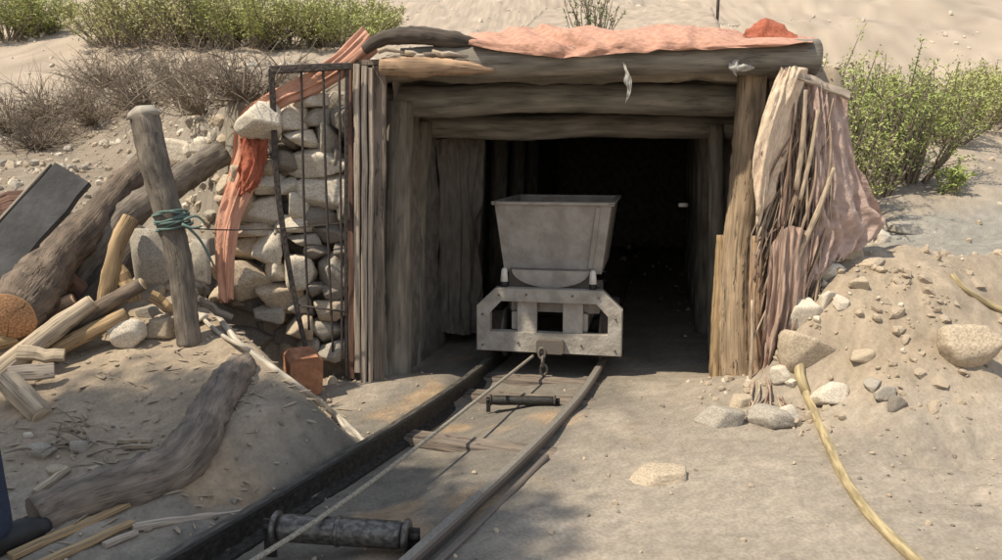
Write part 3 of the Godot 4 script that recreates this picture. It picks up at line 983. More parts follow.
func build_portal() -> void:
	# front set: grey cap log with its broken left end
	var a := P(384, 62, 4.70)
	var b := P(816, 57, 4.74)
	var o := thing("timber_set", "front timber frame with long grey cap log broken at its left end", "timber frame", Vector3(0.5, 0, -4.72), "timber sets of the tunnel")
	var st := st_new()
	sweep(st, circle(1.0, 20), smooth_path([a.lerp(b, 0.04), a.lerp(b, 0.25), a.lerp(b, 0.5) + Vector3(0, 0.006, 0), a.lerp(b, 0.75), b], 0.05), Vector3.UP, [0.078, 0.098, 0.098, 0.094, 0.103], true, 0.035, 3.0)
	part(st, "cap_beam", M.beam, o)
	# split, splintered face of the broken end
	var ss := st_new()
	var sp := [P(381, 66, 4.640), P(408, 67, 4.618), P(440, 67, 4.618), P(466, 68, 4.622), P(494, 70, 4.635)]
	sweep(ss, circle(1.0, 12), smooth_path(sp, 0.03), Vector3.UP, [0.048, 0.060, 0.052, 0.042, 0.014], true, 0.16, 12.0)
	tag(part(ss, "splintered_wood", M.split, o), "tan broken wood at the end of the cap log", "")
	for k in 9:
		var u := 378.0 + k * 9.0
		var v := 53.0 + rng.randf_range(-4, 5) + k * 0.4
		var sl := st_new()
		var p0 := P(u, v, 4.60 + rng.randf() * 0.03)
		sweep(sl, circle(1.0, 6), [p0, p0 + Vector3(0.045, rng.randf_range(-0.015, 0.015), 0.0), p0 + Vector3(rng.randf_range(0.09, 0.17), rng.randf_range(-0.02, 0.015), -0.012)], Vector3.UP, [0.016, 0.017, 0.004], true, 0.2, k)
		part(sl, "splinter", M.wood_pale if k % 3 == 0 else (M.plank_light if k % 3 == 1 else M.plank_grey), o)
	var rs := st_new()
	sweep(rs, circle(1.0, 14), smooth_path([P(738, 404, 4.83), P(736, 330, 4.84), P(737, 260, 4.85), P(744, 190, 4.87), P(753, 70, 4.88)], 0.05), Vector3.RIGHT, [0.118, 0.108, 0.094, 0.09, 0.085], true, 0.07, 8.0)
	part(rs, "post", M.post, o)
	var rl := st_new()
	sweep(rl, circle(1.0, 10), smooth_path([P(714, 396, 4.86), P(717, 320, 4.87), P(721, 235, 4.90)], 0.05), Vector3.RIGHT, [0.035, 0.036, 0.026], true, 0.1, 9.0)
	part(rl, "prop", M.wood_tan, o)
	# weathered planks of the left jamb
	var jamb := [[349, 66, 352, 378, 0.040, 0, 4.72], [356.5, 64, 357.5, 372, 0.036, 1, 4.70], [364.5, 66, 364, 384, 0.032, 1, 4.69], [371.5, 68, 370, 386, 0.026, 1, 4.70], [379.5, 66, 377, 389, 0.082, 2, 4.73]]
	for j in jamb:
		part(plank_st(P(j[0], j[1], j[6]), P(j[2], j[3], j[6]), j[4], 0.032, Vector3(0, 0, 1), 0.003, 10), "plank", [M.plank_red, M.plank_light, M.plank_grey][j[5]], o)
	var js := st_new()
	sweep(js, circle(1.0, 12), smooth_path([P(366, 392, 4.83), P(367, 230, 4.83), P(368, 62, 4.83)], 0.08), Vector3.RIGHT, [0.09, 0.085, 0.08], true, 0.06, 4.0)
	part(js, "post", M.post_grey, o)
	# sets further in
	timber_set("second timber frame with a grey cap log and a brown left post", 5.12, 1.795, 0.098, -0.80, 1.72, M.beam2,
		[[P(394, 384, 5.02), P(396, 240, 5.03), P(400, 102, 5.05)], [0.115, 0.105, 0.085], M.post_grey], [[P(738, 380, 5.15), P(742, 240, 5.15), P(748, 108, 5.15)], [0.09, 0.085, 0.08]], M.post_grey)
	timber_set("third timber frame with a sagging grey cap log inside the tunnel", 5.66, 1.648, 0.085, -0.56, 1.74, M.beam,
		[[P(401, 372, 5.5), P(414, 330, 5.55), P(416, 230, 5.58), P(422, 122, 5.6)], [0.10, 0.08, 0.075, 0.075]], [[P(714, 372, 5.6), P(716, 240, 5.6), P(716, 125, 5.62)], [0.05, 0.055, 0.055]], M.post_grey)
	for k in 4:
		var d := 6.5 + k * 0.95
		var c := tunnel_x(d)
		timber_set(["fourth timber frame half lost in the dark of the tunnel", "fifth timber frame deep in the dark behind the cart", "sixth timber frame deep in the dark tunnel", "innermost timber frame at the dark end of the tunnel"][k], d, 1.72, 0.085, c - 1.05, c + 1.05, M.beam2,
			[[Vector3(c - 0.98, -0.03, -d), Vector3(c - 0.95, 0.9, -d), Vector3(c - 0.92, 1.66, -d)], [0.085, 0.08, 0.075]], [[Vector3(c + 0.98, -0.03, -d), Vector3(c + 0.96, 0.9, -d), Vector3(c + 0.93, 1.66, -d)], [0.085, 0.08, 0.075]], M.post_grey)
	# lagging boards over the sets: closes the roof behind the front log
	var lag := thing("roof_lagging", "grey lagging boards laid over the cap logs of the tunnel roof", "boards", Vector3(0.5, 1.9, -5.2))
	for k in 8:
		var x := -0.72 + k * 0.34
		part(plank_st(Vector3(x, 1.985 - 0.008 * (k % 2), -4.72), Vector3(x + 0.55, 1.85 - 0.008 * (k % 2), -7.4), 0.335, 0.03, Vector3.UP, 0.004, 6), "board", M.plank_grey, lag)
	# dark cloth and boards along the left inner wall
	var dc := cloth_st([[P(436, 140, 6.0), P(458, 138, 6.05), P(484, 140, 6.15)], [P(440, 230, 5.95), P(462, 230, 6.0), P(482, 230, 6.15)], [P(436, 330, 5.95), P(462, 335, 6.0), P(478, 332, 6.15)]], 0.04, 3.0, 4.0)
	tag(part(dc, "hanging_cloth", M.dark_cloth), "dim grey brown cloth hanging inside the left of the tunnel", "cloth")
	# bark slab pole over the broken corner
	log_thing("bark_slab", "dark curved bark slab lying over the broken corner of the roof", [P(364, 50, 4.68), P(385, 38, 4.66), P(420, 36, 4.65), P(455, 40, 4.66), P(486, 47, 4.70)], [0.028, 0.048, 0.052, 0.048, 0.022], M.bark_dark, null, 0.18)
	# salmon tarpaulin on the roof edge
	var lip := []
	var edge := []
	var hump := []
	var ridge := []
	var back := []
	var us := [468, 505, 540, 575, 610, 645, 680, 715, 760, 812]
	var lv := [45, 51, 56, 58, 54, 52, 50, 49, 47, 44]
	var rv := [36, 31, 27, 27, 30, 28, 27, 31, 36, 39]
	for i in us.size():
		lip.append(P(us[i], lv[i], 4.585))
		edge.append(P(us[i] + 1, lerpf(lv[i], rv[i], 0.45), 4.60 + 0.02 * (i % 2)))
		hump.append(P(us[i] + 2, lerpf(lv[i], rv[i], 0.85), 4.74 + 0.03 * (i % 3)))
		ridge.append(P(us[i] + 2, rv[i], 4.98))
		back.append(P(us[i] + 2, rv[i] + 1, 5.5))
	var roofc := part(cloth_st([lip, edge, hump, ridge, back], 0.018, 7.0, 2.0, 120, 44, 0.02), "roof_tarpaulin", M.tarp)
	tag(roofc, "faded salmon tarpaulin draped along the top of the front cap log", "tarpaulin")
	var fl := cloth_st([[P(742, 37, 4.80), P(770, 40, 4.78), P(800, 39, 4.80)], [P(748, 30, 4.86), P(768, 19, 4.86), P(796, 36, 4.88)], [P(752, 33, 5.15), P(772, 24, 5.15), P(798, 37, 5.15)]], 0.012, 1.5, 7.0, 20, 16)
	tag(part(fl, "folded_cloth", M.tarp_red), "rust red peaked fold of cloth on the right of the roof", "cloth")
	# terracotta tarpaulin hanging down the left side
	var k := [[372, 38, 30, 4.84], [345, 62, 26, 4.74], [312, 84, 25, 4.68], [276, 100, 24, 4.66], [252, 122, 30, 4.72], [249, 160, 36, 4.76], [237, 195, 28, 4.66], [227, 228, 20, 4.60], [224, 262, 19, 4.57], [227, 300, 10, 4.56]]
	var rows := []
	for i in k.size():
		var p0 := Vector2(k[maxi(i - 1, 0)][0], k[maxi(i - 1, 0)][1])
		var p1 := Vector2(k[mini(i + 1, k.size() - 1)][0], k[mini(i + 1, k.size() - 1)][1])
		var n: Vector2 = (p1 - p0).normalized().orthogonal() * k[i][2] * 0.5
		rows.append([P(k[i][0] - n.x, k[i][1] - n.y, k[i][3]), P(k[i][0], k[i][1], k[i][3] - 0.03), P(k[i][0] + n.x, k[i][1] + n.y, k[i][3] + 0.02)])
	tag(part(cloth_st(rows, 0.022, 0.9, 11.0, 28, 90, 0.03), "side_tarpaulin", M.tarp_side), "terracotta tarpaulin strip hanging down beside the stacked stones", "tarpaulin")
	var rd := cloth_st([[P(241, 138, 4.68), P(254, 137, 4.66), P(268, 139, 4.68)], [P(240, 158, 4.67), P(253, 160, 4.64), P(266, 160, 4.68)], [P(238, 178, 4.66), P(248, 184, 4.63), P(260, 178, 4.67)], [P(236, 190, 4.66), P(242, 196, 4.64), P(250, 190, 4.67)]], 0.02, 1.4, 63.0, 24, 30, 0.03)
	tag(part(rd, "cloth_flap", M.tarp_red), "vivid orange red cloth flap under the white stone topping the wall", "cloth")
	# white scraps on the cap log
	var sc := cloth_st([[P(622, 62, 4.615), P(625, 63, 4.61)], [P(625, 72, 4.59), P(628, 71, 4.58)], [P(624, 81, 4.575), P(631, 79, 4.585)], [P(627, 90, 4.59), P(631, 92, 4.58)], [P(625, 104, 4.60), P(626, 103, 4.60)]], 0.012, 1.0, 3.0, 8, 24)
	tag(part(sc, "plastic_scrap", M.scrap), "torn white plastic scrap dangling from the middle of the cap log", "plastic scrap")
	var sc2 := cloth_st([[P(731, 63, 4.625), P(735, 60, 4.615), P(739, 65, 4.63)], [P(729, 67, 4.615), P(738, 68, 4.60), P(754, 68, 4.63)], [P(734, 75, 4.635), P(737, 71, 4.615), P(741, 72, 4.635)]], 0.012, 1.5, 9.0, 14, 14, 0.03)
	tag(part(sc2, "plastic_scrap", M.scrap), "crumpled white scrap stuck on the right of the cap log", "plastic scrap")
	var wl := st_new()
	sweep(wl, circle(0.018, 10), [P(687, 205, 6.0), P(679, 205, 5.98)], Vector3.UP, [1.0, 0.8])
	tag(part(wl, "wall_hook", M.white_cap), "small pale fitting on the dark right wall inside the tunnel", "fitting")

func build_stone_wall() -> void:
	var o := thing("stone_wall", "dry stacked wall of pale stones behind the iron bar frame", "stone wall", Vector3(-1.3, 0.2, -4.8))
	var list := [[310, 101, 27, 15, 0], [287, 121, 32, 27, 0], [315, 119, 24, 18, 2], [257, 121, 34, 28, 0], [301, 137, 27, 16, 0], [326, 142, 22, 30, 2], [263, 168, 22, 18, 1], [287, 163, 30, 18, 3], [318, 163, 46, 24, 0], [266, 186, 30, 18, 0], [287, 187, 20, 14, 0],
		[322, 193, 50, 30, 0], [237, 204, 28, 26, 1], [260, 212, 30, 26, 0], [297, 208, 20, 24, 0], [299, 224, 30, 15, 0], [327, 217, 38, 16, 3], [331, 233, 36, 16, 3], [250, 231, 40, 13, 1], [244, 247, 26, 22, 1], [269, 249, 27, 27, 0], [305, 239, 26, 13, 2],
		[302, 269, 26, 31, 0], [277, 272, 22, 18, 0], [246, 281, 42, 32, 1], [280, 295, 40, 28, 1], [333, 273, 24, 32, 2], [301, 302, 22, 24, 2], [328, 311, 30, 18, 1], [328, 330, 28, 20, 2], [303, 327, 26, 20, 1], [333, 293, 22, 14, 3], [221, 268, 18, 26, 1], [222, 294, 20, 18, 1], [268, 314, 26, 16, 2], [316, 288, 14, 14, 3], [332, 350, 26, 20, 2], [310, 348, 20, 22, 2], [338, 163, 14, 20, 3], [340, 120, 14, 22, 3], [292, 140, 12, 16, 3], [240, 178, 16, 20, 1], [228, 186, 16, 18, 1], [282, 232, 18, 14, 2], [318, 252, 20, 12, 3], [344, 250, 14, 18, 3], [345, 210, 12, 22, 3]]
	for q in list:
		var d: float = (4.78 if q[0] > 262 or q[1] > 140 else 4.62) + rng.randf_range(-0.03, 0.03)
		var c := P(q[0], q[1], d)
		var px: float = (4.78 * 0.99 + 0.1) / FOC
		var m: Material = [M.rock_white, M.rock_tan, M.rock_grey, M.rock_dark][q[4]]
		rock_at(rocks[rng.randi() % 12], "stone", m, c, Vector3(q[2] * px * 1.32, q[3] * px * 1.3, rng.randf_range(0.17, 0.24)), o, rng.randf_range(0.0, 0.5))
	# stones packed deeper in the wall
	for k in 90:
		var u := rng.randf_range(228, 352)
		var v := rng.randf_range(104, 352)
		if u < 250 and (v < 150): continue
		var c := P(u, v, rng.randf_range(4.92, 5.02))
		var s := rng.randf_range(0.13, 0.23)
		rock_at(rocks[rng.randi() % 12], "stone", [M.rock_tan, M.rock_grey, M.rock_dark, M.rock_dark][rng.randi() % 4], c, Vector3(s * 1.2, s * 0.85, s), o)
	# iron bar frame leaning against the stones
	var f := thing("bar_frame", "rusty black iron bar frame leaning in front of the stacked stones", "iron frame", P(310, 372, 4.58))
	var bars := [[[P(270, 70, 4.62), P(310, 68, 4.62), P(352, 66, 4.63)], 0.045, "top_bar"], [[P(271, 70, 4.615), P(274, 130, 4.61), P(277, 185, 4.60), P(286, 250, 4.59), P(296, 305, 4.58), P(312, 374, 4.57)], 0.034, "side_bar"], [[P(347, 66, 4.635), P(346, 200, 4.62), P(346, 376, 4.60)], 0.022, "side_bar"]]
	for q in bars:
		var s := st_new(true)
		sweep(s, rect(q[1], q[1] * 0.8, 0.004), smooth_path(q[0], 0.08), Vector3(0.3, 0, 1), [1.0, 1.0, 0.8])
		part(s, q[2], M.iron, f)
	for q in [[301, 71, 304, 210, 309, 330], [323, 70, 326, 190, 333, 352], [339, 70, 341, 220, 342, 366]]:
		var s := st_new()
		sweep(s, circle(0.0075, 7), smooth_path([P(q[0], q[1], 4.625), P(q[2], q[3], 4.61), P(q[4], q[5], 4.59)], 0.1), Vector3(0.3, 0, 1))
		part(s, "bar", M.iron, f)
	for q in [[296, 305, 347, 312, 4.585]]:
		var s := st_new()
		sweep(s, circle(0.006, 6), [P(q[0], q[1], q[4]), P(q[2], q[3], q[4])], Vector3.UP)
		part(s, "cross_wire", M.iron, f)
	# terracotta block at the foot
	var bl := st_new(true)
	var bc := P(303, 372, 4.48)
	box_st(bl, bc, Vector3(0.19, 0.25, 0.16), 0.03, Basis(Vector3.UP, 0.5) * Basis(Vector3.RIGHT, 0.2))
	tag(part(bl, "clay_block", M.clay), "orange clay block half sunk in the earth below the iron frame", "clay block")

func build_right_side() -> void:
	# peach sacking over the right corner
	var rows := [[P(782, 68, 4.62), P(790, 66, 4.60), P(800, 67, 4.60), P(809, 70, 4.63)], [P(768, 100, 4.60), P(779, 98, 4.57), P(789, 96, 4.58), P(800, 98, 4.62)], [P(756, 146, 4.60), P(766, 148, 4.56), P(776, 150, 4.58), P(789, 150, 4.63)], [P(754, 185, 4.61), P(762, 186, 4.57), P(770, 188, 4.59), P(779, 178, 4.64)], [P(756, 226, 4.62), P(759, 224, 4.59), P(763, 218, 4.61), P(767, 205, 4.65)]]
	tag(part(cloth_st(rows, 0.022, 2.5, 31.0, 26, 50, 0.03), "hanging_sack", M.burlap), "peach coloured sackcloth hanging from the right end of the cap log", "sackcloth")
	var st2 := [[P(806, 78, 4.66), P(822, 84, 4.66), P(846, 97, 4.74)], [P(812, 140, 4.62), P(828, 150, 4.64), P(852, 150, 4.76)], [P(812, 200, 4.60), P(834, 200, 4.64), P(870, 196, 4.80)], [P(808, 250, 4.60), P(840, 232, 4.66), P(886, 220, 4.80)], [P(800, 290, 4.60), P(828, 264, 4.66), P(876, 240, 4.80)]]
	tag(part(cloth_st(st2, 0.035, 4.0, 44.0, 60, 60, 0.05), "pink_sheet", M.pink), "dusty pink sheet spread over the bank right of the brushwood", "sheet")
	var rows3 := [[P(770, 246, 4.58), P(790, 226, 4.55), P(816, 236, 4.60)], [P(766, 300, 4.57), P(784, 300, 4.53), P(805, 296, 4.57)], [P(762, 348, 4.57), P(776, 356, 4.53), P(793, 346, 4.56)], [P(761, 372, 4.57), P(771, 384, 4.54), P(783, 366, 4.56)]]
	tag(part(cloth_st(rows3, 0.03, 5.0, 57.0, 40, 40, 0.04), "frayed_sacking", M.sack), "frayed reddish sacking behind the lower sticks of the brushwood", "sacking")
	# pale lath across the top
	tag(part(plank_st(P(796, 74, 4.60), P(849, 96, 4.70), 0.05, 0.025, Vector3(0, 0.3, 1), 0.003, 6), "lath", M.plank_light), "short pale lath sticking out above the pink sheet", "lath")
	var stub := log_thing("post_stub", "short tan half log standing beside the right portal post", [P(757, 400, 4.68), P(756, 310, 4.68), P(758, 236, 4.70)], [0.045, 0.046, 0.04], M.split, null, 0.1, 12)
	stub.set_meta("category", "post")
	# brushwood
	var o := thing("brushwood", "bundle of dry sticks packed upright against the right portal corner", "brushwood", P(785, 400, 4.66))
	for k in 150:
		var q := rng.randf()
		var u1 := lerpf(784, 836, rng.randf())
		var v1 := lerpf(84, 240, pow(rng.randf(), 1.4))
		var u0 := lerpf(756, 806, clampf((u1 - 784.0) / 52.0 + rng.randfn() * 0.3, 0, 1))
		var v0 := v1 + lerpf(60, 170, q)
		v0 = minf(v0, 402)
		var f := (v1 - 84.0) / 316.0
		u1 -= f * 18.0
		u0 -= (v0 - 250.0) / 150.0 * 8.0
		var d := 4.66 + rng.randf_range(-0.06, 0.05)
		var a := P(u0, v0, d - 0.03)
		var b := P(u1, v1, d + 0.02)
		var mid := a.lerp(b, 0.5) + Vector3(rng.randfn() * 0.045, rng.randfn() * 0.03, rng.randfn() * 0.02)
		var st := st_new()
		var r := rng.randf_range(0.0035, 0.010)
		sweep(st, circle(1.0, 6), smooth_path([a, mid, b], 0.1), Vector3.RIGHT, [r, r * 0.9, r * 0.5], true, 0.15, k)
		part(st, "stick", M["stick%d" % (rng.randi() % 6)], o)
	for q in [[834, 168, 795, 262, 0.018, 4], [818, 110, 800, 200, 0.013, 4], [806, 90, 796, 190, 0.016, 1], [770, 270, 764, 398, 0.016, 1], [752, 300, 748, 404, 0.012, 4], [788, 240, 778, 372, 0.02, 3]]:
		var st := st_new()
		sweep(st, circle(1.0, 8), smooth_path([P(q[2], q[3], 4.58), P((q[0] + q[2]) * 0.5 + 2.0, (q[1] + q[3]) * 0.5, 4.575), P(q[0], q[1], 4.60)], 0.08), Vector3.RIGHT, [q[4], q[4], q[4] * 0.7], true, 0.1, q[0])
		part(st, "stick", M["stick%d" % q[5]], o)
	# root fibres below
	for k in 22:
		var st := st_new()
		var a := P(rng.randf_range(746, 792), rng.randf_range(365, 395), 4.62)
		var b := L(rng.randf_range(742, 800), rng.randf_range(404, 420), 0.02)
		sweep(st, circle(1.0, 5), smooth_path([a, a.lerp(b, 0.5) + Vector3(rng.randfn() * 0.03, 0.01, 0.03), b], 0.06), Vector3.RIGHT, [0.008, 0.004], true)
		part(st, "twig", M["stick%d" % (rng.randi() % 5)], o)
	# stones of the right bank, one by one
	var stones := [[808, 309, 32, 30, "round white stone beside the brushwood at the right portal", 0], [826, 272, 38, 28, "rounded pale stone on the bank under the pink sheet", 0], [849, 250, 30, 20, "tan stone at the crest of the right bank", 1], [830, 256, 26, 18, "small cream stone wedged above the rounded pale stone", 0],
		[868, 262, 34, 12, "flat yellowish stone slab lying on the right bank crest", 1], [826, 298, 16, 20, "upright small white stone on the right bank", 0], [840, 302, 14, 16, "little pale stone right of the upright white one", 0], [716, 413, 40, 32, "grey boulder at the foot of the right portal post", 2], [740, 401, 22, 20, "small tan stone wedged behind the grey boulder", 1],
		[772, 416, 44, 24, "low grey stone under the brushwood roots", 2], [786, 414, 26, 22, "pale angular stone beside the hose end", 0], [828, 392, 36, 28, "pale grey stone half buried right of the hose", 0], [806, 344, 40, 40, "large tan stone behind the hose joint", 1], [783, 372, 22, 18, "small yellow white stone left of the hose joint", 0], [862, 352, 22, 14, "small tan stone in the middle of the right bank", 1], [968, 341, 58, 44, "big pale slab of rock on the right bank by the frame edge", 1],
		[656, 474, 54, 20, "lone flat sandstone lying on the sand right of the track", 1], [884, 392, 20, 16, "dark earthy stone in the hollow of the right bank", 2], [898, 404, 16, 18, "dark brown clod on the right bank below the hollow", 3], [872, 384, 16, 14, "small grey stone above the hollow of the right bank", 2], [905, 228, 34, 14, "long grey stone at the top of the right bank", 2], [880, 236, 26, 18, "pale stone below the hem of the pink sheet", 0], [860, 282, 20, 12, "thin tan stone in the crack of the right bank", 1]]
	for q in stones:
		var p := L(q[0], q[1] + q[3] * 0.28)
		var px := (-p.z * 0.99 + (EYE - p.y) * 0.156) / FOC
		var r := rock_at(rocks[rng.randi() % 12], "stone", [M.rock_white, M.rock_tan, M.rock_grey, M.rock_dark][q[5]], p + Vector3(0, q[3] * px * 0.12, 0), Vector3(q[2] * px * 1.12, q[3] * px * 1.1, q[2] * px * 0.8))
		tag(r, q[4], "stone", "stones on the right bank")
	# yellow hose
	var hp := [L(786, 346, 0.06), L(798, 352, 0.05), L(800, 375, 0.03), L(806, 392, 0.02), L(822, 430, 0.016), L(843, 475, 0.016), L(868, 512, 0.016), L(900, 545, 0.016), L(960, 600, 0.016)]
	var h := thing("hose", "pale yellow hose trailing down the sand on the right", "hose", hp[4])
	var hs := st_new()
	sweep(hs, circle(0.023, 10), smooth_path(hp.slice(1), 0.04), Vector3.UP)
	part(hs, "tube", M.hose, h)
	var hj := st_new()
	sweep(hj, circle(1.0, 12), [hp[1] + Vector3(0, 0.05, 0), hp[1], hp[2], hp[3]], Vector3.UP, [0.028, 0.036, 0.03, 0.027])
	part(hj, "joint", M.hose, h)
	var h2 := st_new()
	sweep(h2, circle(0.019, 10), smooth_path([L(952, 274, 0.01), L(964, 288, 0.016), L(982, 300, 0.016), L(1010, 314, 0.016), L(1050, 330, 0.016)], 0.05), Vector3.UP)
	tag(part(h2, "hose", M.hose), "pale yellow hose crossing the grey hollow at the right frame edge", "hose")

# ---------------------------------------------------------------- cart
func build_cart() -> void:
	var d0 := 5.10
	var o := thing("mine_cart", "dusty pale grey tipping mine cart standing in the tunnel mouth", "mine cart", Vector3(0.31, 0.072, -d0))
	o.rotation.y = deg_to_rad(-11.0)
	var y0 := -0.072
	# bumper: a ring with chamfered shoulders
	var outer := [Vector2(-0.485, 0.150), Vector2(-0.485, 0.455), Vector2(-0.355, 0.580), Vector2(0.355, 0.580), Vector2(0.485, 0.455), Vector2(0.485, 0.150)]
	var inner := [Vector2(-0.392, 0.285), Vector2(-0.392, 0.410), Vector2(-0.315, 0.492), Vector2(0.315, 0.492), Vector2(0.392, 0.410), Vector2(0.392, 0.285)]
	var st := st_new(true)
	var zf := 0.0
	var zb := -0.07
	var ch := 0.007
	for i in 6:
		var j := (i + 1) % 6
		var v := func(q: Vector2, z: float) -> Vector3: return Vector3(q.x, q.y + y0, z)
		var mo := Vector2(0, 0.36)
		var oi: Vector2 = outer[i]
		var oj: Vector2 = outer[j]
		var si := oi + (mo - oi).normalized() * ch
		var sj := oj + (mo - oj).normalized() * ch
		quad(st, v.call(si, zf), v.call(sj, zf), v.call(inner[j], zf), v.call(inner[i], zf))
		quad(st, v.call(oi, zf - ch), v.call(oj, zf - ch), v.call(sj, zf), v.call(si, zf))
		quad(st, v.call(oi, zb), v.call(oj, zb), v.call(oj, zf - ch), v.call(oi, zf - ch))
		quad(st, v.call(inner[i], zf), v.call(inner[j], zf), v.call(inner[j], zb), v.call(inner[i], zb))
		quad(st, v.call(inner[i], zb), v.call(inner[j], zb), v.call(oj, zb), v.call(oi, zb))
	lpart(st, "bumper_frame", M.cart_frame, o)
	for q in [Vector2(-0.44, 0.19), Vector2(-0.44, 0.40), Vector2(0.44, 0.19), Vector2(0.44, 0.40), Vector2(-0.33, 0.535), Vector2(0.33, 0.535), Vector2(-0.2, 0.215), Vector2(0.22, 0.215), Vector2(-0.145, 0.54), Vector2(0.16, 0.54)]:
		var s := st_new()
		sweep(s, circle(1.0, 8), [Vector3(q.x, q.y + y0, -0.002), Vector3(q.x, q.y + y0, 0.008), Vector3(q.x, q.y + y0, 0.012)], Vector3.UP, [0.008, 0.007, 0.004])
		lpart(s, "rivet", M.rail, o)
	for x in [-0.145, 0.160]:
		var s := st_new(true)
		box_st(s, Vector3(x, 0.385 + y0, -0.045), Vector3(0.13, 0.225, 0.03), 0.004)
		lpart(s, "upright_plate", M.cart_frame, o)
	var cr := st_new(true)
	box_st(cr, Vector3(0.03, 0.445 + y0, -0.16), Vector3(0.60, 0.085, 0.05), 0.008)
	lpart(cr, "cross_member", M.cart, o)
	for x in [-0.22, 0.22]:
		var s := st_new(true)
		box_st(s, Vector3(x, 0.35 + y0, -0.66), Vector3(0.07, 0.12, 1.18), 0.006)
		lpart(s, "side_member", M.cart, o)
	var rb := st_new(true)
	box_st(rb, Vector3(0, 0.35 + y0, -1.24), Vector3(0.56, 0.22, 0.06), 0.01)
	lpart(rb, "rear_bumper", M.cart_frame, o)
	# hopper, open on top, with wall thickness
	var hs := st_new(true)
	var top := [Vector3(-0.392, 1.135, -0.16), Vector3(0.392, 1.135, -0.16), Vector3(0.392, 1.135, -1.12), Vector3(-0.392, 1.135, -1.12)]
	var bot := [Vector3(-0.33, 0.66, -0.20), Vector3(0.33, 0.66, -0.20), Vector3(0.33, 0.66, -1.08), Vector3(-0.33, 0.66, -1.08)]
	var ctr := Vector3(0, 0, -0.68)
	for i in 4:
		top[i].y += y0
		bot[i].y += y0
	for i in 4:
		var j := (i + 1) % 4
		var k: float = 0.965
		var ti := Vector3(lerpf(ctr.x, top[i].x, k), top[i].y, lerpf(ctr.z, top[i].z, k))
		var tj := Vector3(lerpf(ctr.x, top[j].x, k), top[j].y, lerpf(ctr.z, top[j].z, k))
		var bi := Vector3(lerpf(ctr.x, bot[i].x, k), bot[i].y + 0.02, lerpf(ctr.z, bot[i].z, k))
		var bj := Vector3(lerpf(ctr.x, bot[j].x, k), bot[j].y + 0.02, lerpf(ctr.z, bot[j].z, k))
		quad(hs, bot[i], top[i], top[j], bot[j])
		quad(hs, top[i], ti, tj, top[j])
		quad(hs, ti, bi, bj, tj)
		tri(hs, bi, ctr + Vector3(0, 0.68 + y0, 0), bj)
		tri(hs, bot[i], bot[j], ctr + Vector3(0, 0.66 + y0, 0))
	var bin := lpart(hs, "hopper", M.cart, o)
	# rolled lip round the top
	for i in 4:
		var j := (i + 1) % 4
		var s := st_new(true)
		var e: Vector3 = (top[j] - top[i]).normalized() * 0.018
		sweep(s, rect(0.036, 0.022, 0.005), [top[i] - e + Vector3(0, -0.004, 0), top[j] + e + Vector3(0, -0.004, 0)], Vector3.UP)
		lpart(s, "lip", M.cart_frame, bin)
	for x in [0.275]:
		var s := st_new(true)
		sweep(s, rect(0.03, 0.012, 0.003), [Vector3(x - 0.02, 0.70 + y0, -0.188), Vector3(x + 0.03, 1.11 + y0, -0.156)], Vector3(0, 0, 1))
		lpart(s, "seam_strip", M.cart, bin)
	# rocker plate: a half round cradle under the hopper
	var arc := []
	for k in 15:
		var an := PI + PI * k / 14.0
		arc.append(Vector2(cos(an) * 0.26, 0.69 + sin(an) * 0.115))
	var ra := st_new(true)
	for k in 14:
		var a := Vector3(arc[k].x, arc[k].y + y0, -0.09)
		var b := Vector3(arc[k + 1].x, arc[k + 1].y + y0, -0.09)
		var c := Vector3(0, 0.69 + y0, -0.09)
		tri(ra, c, b, a)
		tri(ra, c - Vector3(0, 0, 0.05), a - Vector3(0, 0, 0.05), b - Vector3(0, 0, 0.05))
		quad(ra, a, b, b - Vector3(0, 0, 0.05), a - Vector3(0, 0, 0.05))
	quad(ra, Vector3(-0.26, 0.69 + y0, -0.09), Vector3(-0.26, 0.69 + y0, -0.14), Vector3(0.26, 0.69 + y0, -0.14), Vector3(0.26, 0.69 + y0, -0.09))
	lpart(ra, "rocker_plate", M.cart, o)
	var bk := st_new(true)
	box_st(bk, Vector3(0, 0.625 + y0, -0.165), Vector3(0.58, 0.13, 0.04), 0.006)
	lpart(bk, "cradle_beam", M.rail, o)
	for x in [-0.305, 0.285]:
		var s := st_new()
		sweep(s, circle(1.0, 14), [Vector3(x, 0.615 + y0, -0.06), Vector3(x, 0.69 + y0, -0.06), Vector3(x, 0.705 + y0, -0.06)], Vector3.RIGHT, [0.026, 0.020, 0.012])
		var pv := lpart(s, "pivot", M.white_cap, o)
		var s2 := st_new()
		sweep(s2, circle(0.026, 12), [Vector3(x, 0.57 + y0, -0.06), Vector3(x, 0.615 + y0, -0.06)], Vector3.RIGHT)
		lpart(s2, "pin", M.dark_steel, pv)
	# running gear: wheels roll on the rail heads (y = 0 here)
	for z in [-0.28, -0.98]:
		var s := st_new()
		sweep(s, circle(0.035, 12), [Vector3(-0.40, 0.15, z), Vector3(0.40, 0.15, z)], Vector3.UP)
		lpart(s, "axle", M.dark_steel, o)
		for x in [-0.37, 0.37]:
			var ws := st_new()
			var e := signf(x)
			sweep(ws, circle(1.0, 26), [Vector3(x - e * 0.045, 0.15, z), Vector3(x - e * 0.028, 0.15, z), Vector3(x - e * 0.026, 0.15, z), Vector3(x + e * 0.05, 0.15, z), Vector3(x + e * 0.055, 0.15, z)], Vector3.UP, [0.172, 0.172, 0.15, 0.147, 0.135])
			var wh := lpart(ws, "wheel", M.rail, o)
			var hb := st_new()
			sweep(hb, circle(1.0, 14), [Vector3(x + e * 0.05, 0.15, z), Vector3(x + e * 0.075, 0.15, z), Vector3(x + e * 0.085, 0.15, z)], Vector3.UP, [0.055, 0.05, 0.03])
			lpart(hb, "hub", M.dark_steel, wh)
	var ud := st_new()
